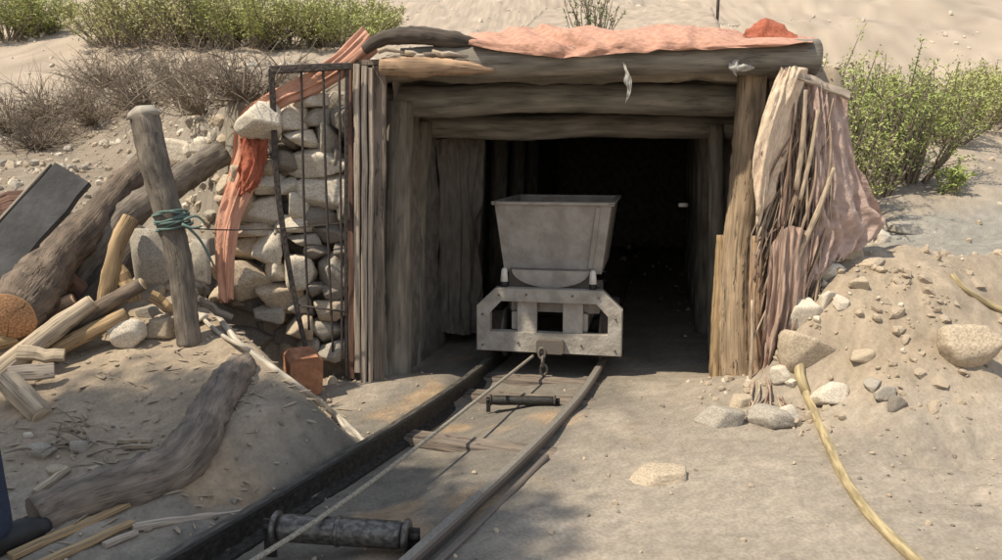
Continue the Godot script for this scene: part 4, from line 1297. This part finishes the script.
	sweep(ud, circle(0.05, 16), [Vector3(-0.05, 0.10, -0.10), Vector3(0.27, 0.10, -0.10)], Vector3.UP)
	lpart(ud, "brake_drum", M.dark_steel, o)
	# coupling: bracket, hook and chain
	var cb := st_new(true)
	box_st(cb, Vector3(0.02, 0.205 + y0, 0.03), Vector3(0.18, 0.09, 0.06), 0.012)
	lpart(cb, "coupling_bracket", M.rail, o)
	for k in 3:
		var s := st_new()
		var c := Vector3(-0.03 + 0.006 * k, 0.165 + y0 - 0.055 * k, 0.065)
		var ring := []
		for q in 13:
			var an := TAU * q / 12.0
			var w := Vector3(cos(an) * 0.022, sin(an) * 0.036, 0) if k % 2 == 0 else Vector3(0, sin(an) * 0.036, cos(an) * 0.022)
			ring.append(c + w)
		sweep(s, circle(0.009, 6), ring, Vector3(0.2, 0.1, 1), [], false)
		lpart(s, "chain_link", M.rail, o)

# ---------------------------------------------------------------- wood on the left bank
func build_wood_pile() -> void:
	# leaning charcoal board, the sun on its upper edge painted as a pale strip
	var a := P(-30, 292, 4.30)
	var b := P(73, 174, 4.72)
	var bo := thing("board", "thick charcoal grey board leaning with sunlight painted pale along its upper edge", "board", a)
	var face := Vector3(0.15, 0.25, 1.0)
	part(plank_st(a, b, 0.26, 0.06, face, 0.003, 8, 0.92), "panel", M.charcoal, bo)
	var dir := (b - a).normalized()
	var wide := dir.cross(face).normalized()
	if wide.y < 0: wide = -wide
	part(plank_st(a + wide * 0.133, b + wide * 0.128 - dir * 0.02, 0.06, 0.012, wide, 0.002, 6), "sunlit_edge", M.charcoal_sunlit_edge, bo)
	log_thing("log", "thick knobbly log with a raw orange cut end", [P(10, 316, 3.86), P(30, 294, 4.06), P(60, 255, 4.30), P(82, 232, 4.45), P(110, 200, 4.65), P(150, 158, 4.92)], [0.135, 0.155, 0.105, 0.105, 0.082, 0.088, 0.07], M.bark, null, 0.2, 22, M.wood_cut)
	log_thing("log", "long dark log running up behind the stake to a blunt end", [P(62, 312, 4.40), P(92, 262, 4.50), P(128, 216, 4.62), P(170, 186, 4.74), P(224, 151, 4.92)], [0.12, 0.10, 0.085, 0.085, 0.075], M.bark_grey, null, 0.16, 20)
	log_thing("log", "third dark log lying low behind the tan stick", [P(84, 322, 4.34), P(110, 280, 4.44), P(146, 232, 4.62)], [0.10, 0.09, 0.08], M.bark_dark, null, 0.1, 14)
	log_thing("branch", "short tan branch standing curved among the dark logs", [P(104, 306, 4.12), P(112, 268, 4.14), P(119, 240, 4.18), P(130, 218, 4.24)], [0.045, 0.046, 0.042, 0.044], M.wood_tan, null, 0.12, 12)
	log_thing("branch", "peeled whitish pole slanting down to the left frame edge", [P(92, 302, 3.98), P(60, 325, 3.90), P(25, 352, 3.80), P(-20, 388, 3.68)], [0.040, 0.052, 0.055, 0.06], M.wood_pale, null, 0.06, 14, M.pale_cut)
	log_thing("branch", "brown stick crossing above the tan one to the left", [P(142, 284, 4.06), P(100, 308, 4.02), P(50, 338, 3.98), P(-10, 358, 3.9)], [0.036, 0.045, 0.046, 0.05], M.bark, null, 0.1, 12, M.pale_cut)
	log_thing("branch", "light tan stick lying under the peeled pole", [P(126, 314, 4.0), P(90, 332, 3.96), P(50, 352, 3.9)], [0.035, 0.043, 0.04], M.wood_tan, null, 0.1, 12)
	log_thing("branch", "stubby pale log pointing down the mound at the left", [P(6, 380, 3.52), P(22, 396, 3.47), P(42, 416, 3.40)], [0.052, 0.055, 0.048], M.wood_pale, null, 0.06, 14, M.pale_cut)
	log_thing("branch", "weathered stick lowest of the heap at the left frame edge", [P(-12, 344, 3.9), P(20, 336, 3.95), P(60, 318, 4.1)], [0.05, 0.05, 0.035], M.wood_tan, null, 0.1, 12)
	tag(part(plank_st(P(8, 374, 3.60), P(54, 370, 3.66), 0.075, 0.03, Vector3(0, 0.4, 1), 0.002, 5), "board", M.plank_light), "short pale board end lying flat under the poles", "board")
	tag(part(plank_st(P(-30, 215, 5.0), P(34, 205, 5.15), 0.22, 0.07, Vector3(0.1, 0.3, 1), 0.01, 6), "board", M.plank_red), "dark brown slab behind the charcoal board", "board")
	# split pieces packed between the logs
	var sp := [[28, 318, 74, 300, 0.05, 4.12, "split orange billet under the knobbly log", 0], [-14, 326, 40, 332, 0.055, 3.98, "split tan billet at the left frame edge under the cut log", 1], [66, 330, 112, 322, 0.04, 4.08, "short pale billet between the two crossing sticks", 2], [150, 296, 178, 314, 0.04, 4.16, "thin split billet against the foot of the stake", 1], [196, 300, 232, 318, 0.028, 4.22, "grey splinter board right of the stake foot", 3], [18, 352, 64, 356, 0.045, 3.80, "pale split billet under the peeled pole", 2], [136, 300, 120, 268, 0.05, 4.26, "upright split tan piece behind the curved branch", 1], [60, 270, 92, 300, 0.06, 4.36, "dark split slab under the long dark log", 4]]
	for q in sp:
		var pm: Material = [M.split, M.wood_tan, M.wood_pale, M.plank_grey, M.plank_red][q[7]]
		tag(part(plank_st(P(q[0], q[1], q[5] - 0.04), P(q[2], q[3], q[5]), q[4] * 1.6, q[4], Vector3(0.2, 0.5, 1), 0.006, 5, 0.8), "billet", pm), q[6], "billet", "split billets in the wood heap")
	# leaning flat stones
	for q in [[146, 262, 46, 60, 0.5, "flat brown slab of stone leaning behind the stake", M.rock_grey, 4.32], [200, 262, 34, 46, -0.2, "grey flat stone leaning between stake and stacked stones", M.rock_grey, 4.5], [90, 316, 34, 30, 0.3, "dark stone under the heap of logs", M.rock_dark, 4.3]]:
		var px: float = q[7] / FOC
		var r := rock_at(rocks[rng.randi() % 6], "flat_stone", q[6], P(q[0], q[1], q[7]), Vector3(q[2] * px, q[3] * px, 0.09), null, 0.0)
		r.rotate_object_local(Vector3(0, 0, 1), 0.0)
		tag(r, q[5], "stone")
	for q in [[127, 333, 40, 34, "broken white stone at the foot of the wood heap", M.rock_white], [158, 326, 34, 30, "tan stone between the white stone and the stake", M.rock_tan], [196, 318, 20, 14, "small pale stone right of the stake foot", M.rock_white], [178, 150, 34, 22, "pale boulder on the scree behind the stake top", M.rock_white], [204, 146, 26, 20, "pale stone on the scree right of the stake top", M.rock_white], [150, 312, 24, 14, "small grey stone on top of the broken white one", M.rock_grey]]:
		var p := L(q[0], q[1] + q[3] * 0.35)
		var px := -p.z / FOC
		tag(rock_at(rocks[rng.randi() % 12], "stone", q[5], p + Vector3(0, q[3] * px * 0.3, 0), Vector3(q[2] * px, q[3] * px, q[2] * px * 0.8)), q[4], "stone", "stones on the left bank")
	# the stake and its cord
	var st := st_new()
	var sk := [P(189, 345, 4.06), P(184, 300, 4.07), P(179, 262, 4.08), P(168, 214, 4.10), P(156, 170, 4.12), P(144, 116, 4.14)]
	var so := thing("stake", "tall weathered stake driven into the mound, wrapped with cord", "stake", sk[0])
	sweep(st, circle(1.0, 16), smooth_path(sk, 0.04), Vector3.RIGHT, [0.062, 0.062, 0.062, 0.072, 0.075, 0.072], true, 0.09, 77.0)
	part(st, "trunk", M.bark_grey, so)
	var tp := st_new()
	sweep(tp, circle(1.0, 14), [sk[-1] - Vector3(0, 0.01, 0), sk[-1] + Vector3(-0.006, 0.02, 0), sk[-1] + Vector3(-0.008, 0.05, 0)], Vector3.RIGHT, [0.074, 0.072, 0.045], true, 0.6, 5.0)
	part(tp, "ragged_lit_top", M.rock_grey, so)  # pale tone is part grey cloth, part sunlight painted on the cap
	var co := thing("cord", "dark teal cord knotted round the stake with loose tails", "cord", P(174, 222, 4.09))
	for k in 7:
		var c := P(170.5 + k * 0.7, 212 + k * 2.6, 4.095)
		var ring := []
		var ph := rng.randf() * TAU
		var tilt := rng.randfn() * 0.014
		for q in 21:
			var an := TAU * q / 20.0
			var rr := 0.083 + 0.005 * sin(an * 3.0 + ph)
			ring.append(c + Vector3(cos(an) * rr, sin(an * 2.0 + ph) * 0.008 + cos(an + ph) * tilt + cos(an) * 0.012, sin(an) * rr))
		var s := st_new()
		sweep(s, circle(0.0065, 6), ring, Vector3.UP, [], false)
		part(s, "turn", M.teal, co)
	for q in [[P(184, 220, 4.0), P(196, 216, 4.02), P(206, 224, 4.05)], [P(186, 226, 4.0), P(200, 240, 4.04), P(214, 266, 4.12)], [P(182, 224, 4.0), P(192, 228, 4.0), P(202, 226, 4.03)]]:
		var s := st_new()
		sweep(s, circle(1.0, 6), smooth_path(q, 0.03), Vector3.UP, [0.008, 0.005])
		part(s, "tail", M.teal, co)
	var ws := st_new()
	sweep(ws, circle(0.004, 5), smooth_path([P(186, 228, 4.02), P(230, 230, 4.4), P(290, 228, 4.55), P(352, 222, 4.64)], 0.1), Vector3.UP)
	tag(part(ws, "wire", M.iron), "thin wire strung from the stake across the stacked stones", "wire")

func build_front() -> void:
	# the crooked log sunk in the mound
	log_thing("log", "crooked dusty log half sunk in the front of the mound", [L(36, 520, 0.02), L(66, 506, 0.03), L(105, 492, 0.035), L(165, 472, 0.03), L(192, 446, 0.04), L(210, 412, 0.04), L(228, 384, 0.03), L(244, 366, 0.0)], [0.085, 0.09, 0.10, 0.105, 0.085, 0.085, 0.09, 0.07], M.bark_dusty, null, 0.18, 22)
	var lab := ["split tan lath in front of the crooked log, upper of two", "split tan lath in front of the crooked log, lower of two", "thin weathered lath lying flat towards the black left rail", "short chip of lath below the thin weathered one", "small pale lath on the upper mound", "second small pale lath just under the first on the mound", "curled strip of pale wood by the person's leg", "grey lath end at the bottom left frame corner"]
	var ln := [[10, 556, 128, 504, 0.05, 0], [38, 566, 132, 522, 0.045, 0], [132, 527, 268, 507, 0.04, 1], [104, 545, 136, 532, 0.03, 1], [118, 441, 152, 441, 0.018, 2], [124, 447, 158, 446, 0.014, 2], [36, 492, 68, 468, 0.04, 2], [-20, 556, 40, 528, 0.06, 1]]
	for i in ln.size():
		var q: Array = ln[i]
		var p0 := L(q[0], q[1], 0.016)
		var p1 := L(q[2], q[3], 0.016)
		tag(part(plank_st(p0, p1, q[4], 0.02, Vector3.UP, 0.002, 4, 0.85), "lath", [M.wood_tan, M.plank_light, M.wood_pale][q[5]]), lab[i], "lath", "laths on the left mound")
	# pale hose over the crest of the mound
	var hs := st_new()
	sweep(hs, circle(0.017, 9), smooth_path([L(204, 300, 0.012), L(222, 322, 0.012), L(240, 344, 0.012), L(270, 366, 0.012), L(300, 388, 0.012), L(334, 414, 0.012), L(352, 430, 0.012), L(368, 446, 0.012)], 0.04), Vector3.UP)
	tag(part(hs, "hose", M.hose_white), "whitish hose lying along the crest of the left mound", "hose")
	var h2 := st_new()
	sweep(h2, circle(0.012, 8), smooth_path([L(196, 312, 0.01), L(220, 334, 0.01), L(250, 350, 0.01), L(286, 372, 0.01), L(320, 400, 0.01), L(362, 448, 0.008)], 0.04), Vector3.UP)
	tag(part(h2, "hose", M.hose_white), "thinner grey white pipe beside the hose on the mound crest", "hose")
	# dry twigs on the mound
	var tw := thing("twig_clump", "dark dry twigs tangled on the mound below the pale log", "twigs", L(62, 440))
	for k in 16:
		var p0 := L(rng.randf_range(40, 90), rng.randf_range(425, 458), 0.01)
		var d := Vector3(rng.randfn(), absf(rng.randfn()) * 0.3, rng.randfn() * 0.6).normalized() * rng.randf_range(0.06, 0.2)
		var s := st_new()
		sweep(s, circle(1.0, 5), smooth_path([p0, p0 + d * 0.5 + Vector3(0, 0.015, 0), p0 + d], 0.04), Vector3.UP, [0.006, 0.002])
		part(s, "twig", M.twig, tw)
	# rubble pieces on the mound by the leg
	var lb2 := ["grey clod beside the blue trouser leg", "brown clod above the curled wood strip", "whitish stone by the blue trouser leg", "grey lump on the mound under the twigs", "reddish pebble beside the crooked log"]
	var i2 := 0
	for q in [[44, 452, 30, 18, 2], [60, 470, 24, 12, 1], [30, 436, 12, 10, 0], [84, 446, 26, 14, 2], [96, 470, 14, 8, 1]]:
		var p := L(q[0], q[1])
		var px := -p.z / FOC
		tag(rock_at(rocks[rng.randi() % 12], "stone", [M.rock_white, M.rock_tan, M.rock_grey][q[4]], p, Vector3(q[2] * px, q[3] * px * 1.1, q[2] * px * 0.8)), lb2[i2], "stone", "stones on the left bank")
		i2 += 1

# ---------------------------------------------------------------- plants
func build_plants() -> void:
	var g := "green shrubs on the right slope"
	var right := [[832, 7.0, 1.2, 1.62, "tall green shrub nearest the right end of the portal roof", "leaf_b"], [866, 7.6, 1.3, 1.6, "bushy green shrub second from the portal on the right", "leaf_a"], [904, 8.0, 1.3, 1.36, "green shrub third from the portal on the right slope", "leaf_a"], [940, 8.9, 1.3, 1.0, "green shrub fourth from the portal, above the tiny low plant", "leaf_b"], [974, 9.8, 1.5, 0.85, "pale green shrub fifth from the portal near the frame edge", "leaf_c"], [1006, 10.2, 1.5, 0.9, "pale green shrub cut by the right frame edge", "leaf_c"], [852, 9.4, 1.4, 1.0, "yellowish shrub behind the first green shrubs", "leaf_c"], [905, 9.6, 1.6, 0.8, "yellow green shrub further up behind the third shrub", "leaf_c"]]
	for q in right:
		var x: float = (q[0] - 501.0) / FOC * (q[1] * 0.99)
		make_shrub("green_shrub", q[4], g, on(x, q[1]), q[2], q[3], 4600, M[q[5]], 44, 0.040, 0.05)
	make_shrub("small_plant", "tiny low green plant alone on the pale stones", g, L(954, 193), 0.38, 0.36, 500, M.leaf_a, 12, 0.05, 0.1, "plant")
	var left := [[8, 40, 1.1, 0.75, "green bush at the top left frame corner", "leaf_b"], [36, 34, 0.9, 0.6, "small green bush second from the top left corner", "leaf_b"], [122, 46, 1.2, 0.7, "pale green bush third from the left on the upper path", "leaf_c"], [160, 46, 1.3, 0.85, "full green bush fourth from the left on the upper path", "leaf_c"], [205, 46, 1.4, 0.85, "yellow green bush fifth from the left on the upper path", "leaf_c"], [252, 48, 1.2, 0.65, "low green bush sixth from the left on the upper path", "leaf_b"], [292, 48, 1.2, 0.62, "low green bush seventh from the left on the upper path", "leaf_c"], [335, 46, 1.1, 0.6, "bright green bush just left of the portal roof corner", "leaf_b"], [366, 36, 0.8, 0.45, "little green bush peeping over the roof corner", "leaf_c"]]
	for q in left:
		make_shrub("green_bush", q[4], "green bushes along the upper path", L(q[0], q[1]), q[2] * 1.35, q[3] * 1.2, 6200, M[q[5]], 56, 0.042, 0.1, "bush")
	make_shrub("thorn_bush", "grey green thorn bush above the middle of the roof", "", Vector3(1.06, crown(1.06, 9.3), -9.3), 0.75, 0.85, 500, M.leaf_d, 26, 0.045, 0.1, "bush")
	# a thin post far up the slope
	var pp := L(717, 26)
	var ps := st_new()
	sweep(ps, circle(0.03, 8), [pp - Vector3(0, 0.1, 0), pp + Vector3(0.01, 0.9, 0)], Vector3.RIGHT)
	tag(part(ps, "thin_post", M.bark_dark), "thin dark post standing on the slope above the roof", "post")
	# leafless scrub
	var lab := ["leafless scrub at the left frame edge below the path", "leafless grey scrub second from the left edge", "dense leafless scrub in the middle of the left bank", "wide tangle of dry scrub above the stake top", "sweeping grey scrub right of the stake top", "low dry scrub beside the terracotta tarpaulin", "small dry scrub under the green bushes on the left", "dry scrub between the stake and the left frame edge", "thin dry scrub just under the upper path"]
	var dr := [[10, 130, 1.0, 0.5], [52, 120, 1.2, 0.55], [95, 122, 1.2, 0.55], [150, 106, 1.4, 0.6], [205, 110, 1.2, 0.5], [246, 96, 0.9, 0.32], [110, 84, 1.2, 0.4], [40, 146, 0.9, 0.35], [180, 80, 1.2, 0.35]]
	for i in dr.size():
		make_dry_bush(lab[i], L(dr[i][0], dr[i][1]), dr[i][2], dr[i][3], 100, M.twig if i % 2 else M.twig_pale, Vector3(0.15, 0, 0.1))
	# unseen tree put in on the left so that its crown shades the track
	var tr := thing("shade_tree", "unseen leafy tree put in beside the camera to shade the track", "tree", on(-5.62, 0.6))
	var base := tr.position
	var ts := st_new()
	var trunk := [Vector3(0, -0.1, 0), Vector3(0.15, 1.3, -0.1), Vector3(0.5, 2.6, -0.3), Vector3(1.0, 3.9, -0.7)]
	sweep(ts, circle(1.0, 12), smooth_path(trunk, 0.15), Vector3.RIGHT, [0.20, 0.16, 0.13, 0.09], true, 0.08)
	lpart(ts, "trunk", M.bark_grey, tr)
	var ls := st_new(true)
	var heart := Vector3(1.85, 4.2, -0.80)
	for k in 105:
		var an := rng.randf() * TAU
		var rr := sqrt(rng.randf())
		var cc := heart + Vector3(cos(an) * rr * 1.25, rng.randf_range(-0.35, 0.45), sin(an) * rr * 0.85)
		if k % 5 == 0:
			var p0 := along(trunk, 0.6 + 0.4 * k / 105.0)
			var bs := st_new()
			sweep(bs, circle(1.0, 7), smooth_path([p0, p0.lerp(cc, 0.5) + Vector3(0, 0.2, 0), cc], 0.15), Vector3.RIGHT, [0.05, 0.012], true)
			lpart(bs, "limb", M.bark_grey, tr)
		for q in 150:
			var off := Vector3(rng.randfn(), rng.randfn() * 0.7, rng.randfn()) * 0.15
			leaf(ls, cc + off, Vector3(rng.randfn(), rng.randfn() - 0.3, rng.randfn()).normalized(), rng.randf_range(0.08, 0.14), 0.06, rng.randf_range(0.7, 1.2))
	lpart(ls, "crown", M.leaf_d, tr)

# ---------------------------------------------------------------- loose stones
func scatter(called: String, label: String, mesh: Mesh, m: Material, xf: Array) -> void:
	var mm := MultiMesh.new()
	mm.transform_format = MultiMesh.TRANSFORM_3D
	mm.mesh = mesh
	mm.instance_count = xf.size()
	for i in xf.size(): mm.set_instance_transform(i, xf[i])
	var o := MultiMeshInstance3D.new()
	o.multimesh = mm
	o.material_override = m
	o.name = numbered(called)
	add_child(o)
	tag(o, label, "gravel", "", "stuff")
func build_loose_stones() -> void:
	var sets := [[], [], [], [], [], []]
	var put_rock := func(p: Vector3, s: float, k: int) -> void:
		var b := Basis.from_scale(Vector3(s, s * rng.randf_range(0.55, 0.9), s * rng.randf_range(0.7, 1.0)))
		b = Basis(Vector3(rng.randfn(), rng.randfn(), rng.randfn()).normalized(), rng.randf() * TAU) * b
		sets[k].append(Transform3D(b, p))
	# scree on the left bank
	for k in 4200:
		var x := rng.randf_range(-6.5, -1.7)
		var d := rng.randf_range(4.6, 8.6)
		if n_big.get_noise_2d(x * 1.2 + 5.0, d * 1.2) < -0.22: continue
		var s := 0.008 + 0.055 * pow(rng.randf(), 4.5)
		put_rock.call(on(x, d, s * 0.1), s, [0, 1, 4, 4][rng.randi() % 4])
	# rubble on the flank of the heap behind the stake
	for k in 520:
		var x := rng.randf_range(-2.3, -1.55)
		var d := rng.randf_range(4.8, 6.2)
		var s := 0.012 + 0.05 * pow(rng.randf(), 2.6)
		put_rock.call(on(x, d, s * 0.15), s, [0, 1, 4][rng.randi() % 3])
	# right bank and slope
	for k in 320:
		var x := rng.randf_range(1.5, 6.5)
		var d := rng.randf_range(4.1, 8.8)
		var s := 0.007 + 0.034 * pow(rng.randf(), 4.0)
		put_rock.call(on(x, d, s * 0.15), s, 0 if rng.randf() < 0.4 else 4)
	# crumbs on the mound and the flat
	for k in 2200:
		var x := rng.randf_range(-2.6, 3.0)
		var d := rng.randf_range(2.3, 4.95)
		if absf(x - track_mid(d)) < 0.42 and rng.randf() < 0.5: continue
		if x > -0.4 and x < 1.5 and rng.randf() < 0.6: continue
		var s := 0.003 + 0.013 * pow(rng.randf(), 5.0)
		put_rock.call(on(x, d, s * 0.3), s, 2 if rng.randf() < 0.6 else 3)
	# rubble at both jambs
	for k in 130:
		var left := rng.randf() < 0.35
		var x := rng.randf_range(-1.75, -0.95) if left else rng.randf_range(1.15, 2.3)
		var d := rng.randf_range(4.35, 4.8)
		var s := 0.012 + 0.03 * pow(rng.randf(), 2.5)
		put_rock.call(on(x, d, s * 0.1), s, 0 if rng.randf() < 0.3 else 4)
	for k in 900:
		var x := rng.randf_range(-12, 12)
		var d := rng.randf_range(8.0, 16.0)
		var s := 0.015 + 0.06 * pow(rng.randf(), 4.0)
		put_rock.call(on(x, d, s * 0.3), s, 0)
	# clods of earth broken off the right bank
	for k in 1100:
		var x := rng.randf_range(1.55, 3.9)
		var d := rng.randf_range(3.9, 5.3)
		if n_mid.get_noise_2d(x * 0.7 + 31.0, d * 0.7) < 0.02: continue
		var s := 0.008 + 0.045 * pow(rng.randf(), 4.0)
		put_rock.call(on(x, d, s * 0.05), s, 5)
	# chips and splinters of cut wood round the heap of logs
	var chips := []
	for k in 420:
		var u := rng.randf_range(-0.2, 1.0)
		var x := lerpf(-2.5, -0.9, u) + rng.randfn() * 0.1
		var d := rng.randf_range(2.4, 4.4)
		if absf(x - track_mid(d)) < 0.45: continue
		var l := rng.randf_range(0.012, 0.06)
		var b := Basis(Vector3.UP, rng.randf() * TAU) * Basis(Vector3.RIGHT, rng.randfn() * 0.15) * Basis.from_scale(Vector3(l, 0.003, rng.randf_range(0.003, 0.010)))
		chips.append(Transform3D(b, on(x, d, 0.004)))
	scatter("wood_chips", "pale chips and splinters of wood scattered over the left mound", rocks[14], M.wood_pale, chips)
	scatter("tan_scree", "tan scree stones strewn over the left bank", rocks[16], M.rock_tan, sets[4])
	scatter("earth_clods", "brown clods of earth on the right bank", rocks[17], M.clod, sets[5])
	scatter("pale_scree", "pale scree stones strewn over the banks", rocks[12], M.rock_white, sets[0])
	scatter("grey_scree", "grey scree stones strewn over the banks", rocks[13], M.rock_grey, sets[1])
	scatter("dirt_crumbs", "crumbs of tan earth on the mound and the sand", rocks[14], M.rock_tan, sets[2])
	scatter("dark_crumbs", "dark crumbs of ore on the mound and the sand", rocks[15], M.rock_dark, sets[3])

# ---------------------------------------------------------------- the person at the left frame edge
func build_person() -> void:
	var fx := -1.745
	var fd := 2.56
	var g1 := height(fx, fd)
	var at := Vector3(fx, g1, -fd)
	var o := thing("person", "person in blue jeans and black shoes cut off by the left frame edge", "person", at)
	# joints in the person's own axes (x right in the picture, z towards the camera); facing the portal
	var hipr := Vector3(-0.16, 0.93, 0.02)
	var hipl := Vector3(-0.34, 0.93, 0.02)
	var kner := Vector3(-0.065, 0.50, 0.0)
	var ankr := Vector3(0.0, 0.09, 0.04)
	var g2 := height(fx - 0.46, fd + 0.05) - g1
	var knel := Vector3(-0.42, 0.50 + g2, 0.0)
	var ankl := Vector3(-0.46, 0.09 + g2, 0.04)
	var chest := Vector3(-0.25, 1.32, 0.03)
	var neck := Vector3(-0.25, 1.50, 0.03)
	var head := Vector3(-0.25, 1.64, 0.0)
	var shr := Vector3(-0.08, 1.43, 0.03)
	var shl := Vector3(-0.42, 1.43, 0.03)
	var elr := Vector3(-0.07, 1.14, 0.06)
	var ell := Vector3(-0.46, 1.14, 0.06)
	var wrr := Vector3(-0.10, 0.90, -0.02)
	var wrl := Vector3(-0.46, 0.90, -0.02)
	var body := [[Vector3(-0.25, 1.0, 0.02), chest, 0.125, 0.13], [chest, neck, 0.11, 0.055], [neck, head, 0.052, 0.055], [shl, shr, 0.06, 0.06], [hipl, hipr, 0.105, 0.105], [hipr, kner, 0.082, 0.055], [kner, ankr, 0.054, 0.038], [hipl, knel, 0.082, 0.055], [knel, ankl, 0.054, 0.038], [shr, elr, 0.048, 0.038], [elr, wrr, 0.036, 0.027], [shl, ell, 0.048, 0.038], [ell, wrl, 0.036, 0.027]]
	var st := st_new()
	field_mesh(st, body, 0.022, 0.05)
	var hd := [[head + Vector3(0, 0.05, 0.01), head + Vector3(0, 0.03, -0.01), 0.088, 0.09], [head + Vector3(0, -0.02, -0.02), head + Vector3(0, -0.07, -0.055), 0.068, 0.042], [head + Vector3(0, 0.02, -0.095), head + Vector3(0, -0.015, -0.112), 0.010, 0.015], [head + Vector3(-0.088, 0.0, 0.01), head + Vector3(-0.092, 0.03, 0.015), 0.012, 0.015], [head + Vector3(0.088, 0.0, 0.01), head + Vector3(0.092, 0.03, 0.015), 0.012, 0.015], [head + Vector3(-0.02, -0.052, -0.088), head + Vector3(0.02, -0.052, -0.088), 0.009, 0.009]]
	field_mesh(st, hd, 0.009, 0.02)
	for s in [-1, 1]:
		var w := wrl if s < 0 else wrr
		var palm := w + Vector3(0, -0.075, -0.01)
		var hb := [[w, palm, 0.026, 0.030], [palm + Vector3(0, 0, -0.025), palm + Vector3(0, 0, 0.025), 0.017, 0.017]]
		for k in 4:
			var r0 := palm + Vector3(0, -0.012, -0.030 + 0.020 * k)
			var ln: float = [0.026, 0.031, 0.029, 0.022][k]
			var m1 := r0 + Vector3(-s * 0.004, -ln, 0)
			var m2 := m1 + Vector3(-s * 0.012, -ln * 0.75, 0)
			hb.append([r0, m1, 0.0095, 0.009])
			hb.append([m1, m2, 0.009, 0.008])
			hb.append([m2, m2 + Vector3(-s * 0.012, -ln * 0.5, 0), 0.008, 0.007])
		var th := w + Vector3(0, -0.03, -0.025)
		hb.append([th, th + Vector3(-s * 0.008, -0.03, -0.028), 0.012, 0.0105])
		hb.append([th + Vector3(-s * 0.008, -0.03, -0.028), th + Vector3(-s * 0.012, -0.058, -0.034), 0.0105, 0.009])
		field_mesh(st, hb, 0.006, 0.006)
	lpart(st, "body", M.skin, o)
	var jn := st_new()
	field_mesh(jn, [[Vector3(-0.25, 1.0, 0.02), Vector3(-0.25, 1.05, 0.02), 0.145, 0.145], [hipl, hipr, 0.125, 0.125], [hipr, kner, 0.105, 0.082], [kner, ankr + Vector3(0, 0.02, 0), 0.082, 0.074], [hipl, knel, 0.105, 0.082], [knel, ankl + Vector3(0, 0.02, 0), 0.082, 0.074]], 0.018, 0.04)
	lpart(jn, "jeans", M.denim, o)
	var sh := st_new()
	field_mesh(sh, [[Vector3(-0.25, 1.02, 0.02), chest, 0.155, 0.155], [chest, Vector3(-0.25, 1.44, 0.03), 0.14, 0.08], [shl, shr, 0.075, 0.075], [shr, elr, 0.066, 0.054], [elr, wrr + Vector3(0, 0.03, 0.01), 0.052, 0.042], [shl, ell, 0.066, 0.054], [ell, wrl + Vector3(0, 0.03, 0.01), 0.052, 0.042]], 0.02, 0.05)
	lpart(sh, "shirt", M.shirt, o)
	for a in [ankr, ankl]:
		var ss := st_new()
		var toe := Vector3(0.10, -0.045, -0.13) if a == ankr else Vector3(-0.03, -0.045, -0.16)
		field_mesh(ss, [[a + Vector3(0, -0.045, 0.03), a + toe * 0.6 + Vector3(0, -0.018, 0), 0.045, 0.044], [a + toe * 0.6 + Vector3(0, -0.018, 0), a + toe + Vector3(0, -0.004, 0), 0.044, 0.038], [a + Vector3(0, -0.04, 0.02), a + Vector3(0, 0.01, 0.01), 0.048, 0.05]], 0.012, 0.03)
		lpart(ss, "shoe", M.shoe, o)
	var hr := st_new()
	field_mesh(hr, [[head + Vector3(0, 0.07, 0.02), head + Vector3(0, 0.03, 0.03), 0.090, 0.088], [head + Vector3(0, 0.10, -0.03), head + Vector3(0, 0.09, 0.03), 0.058, 0.07]], 0.012, 0.02)
	lpart(hr, "hair", M.hair, o)
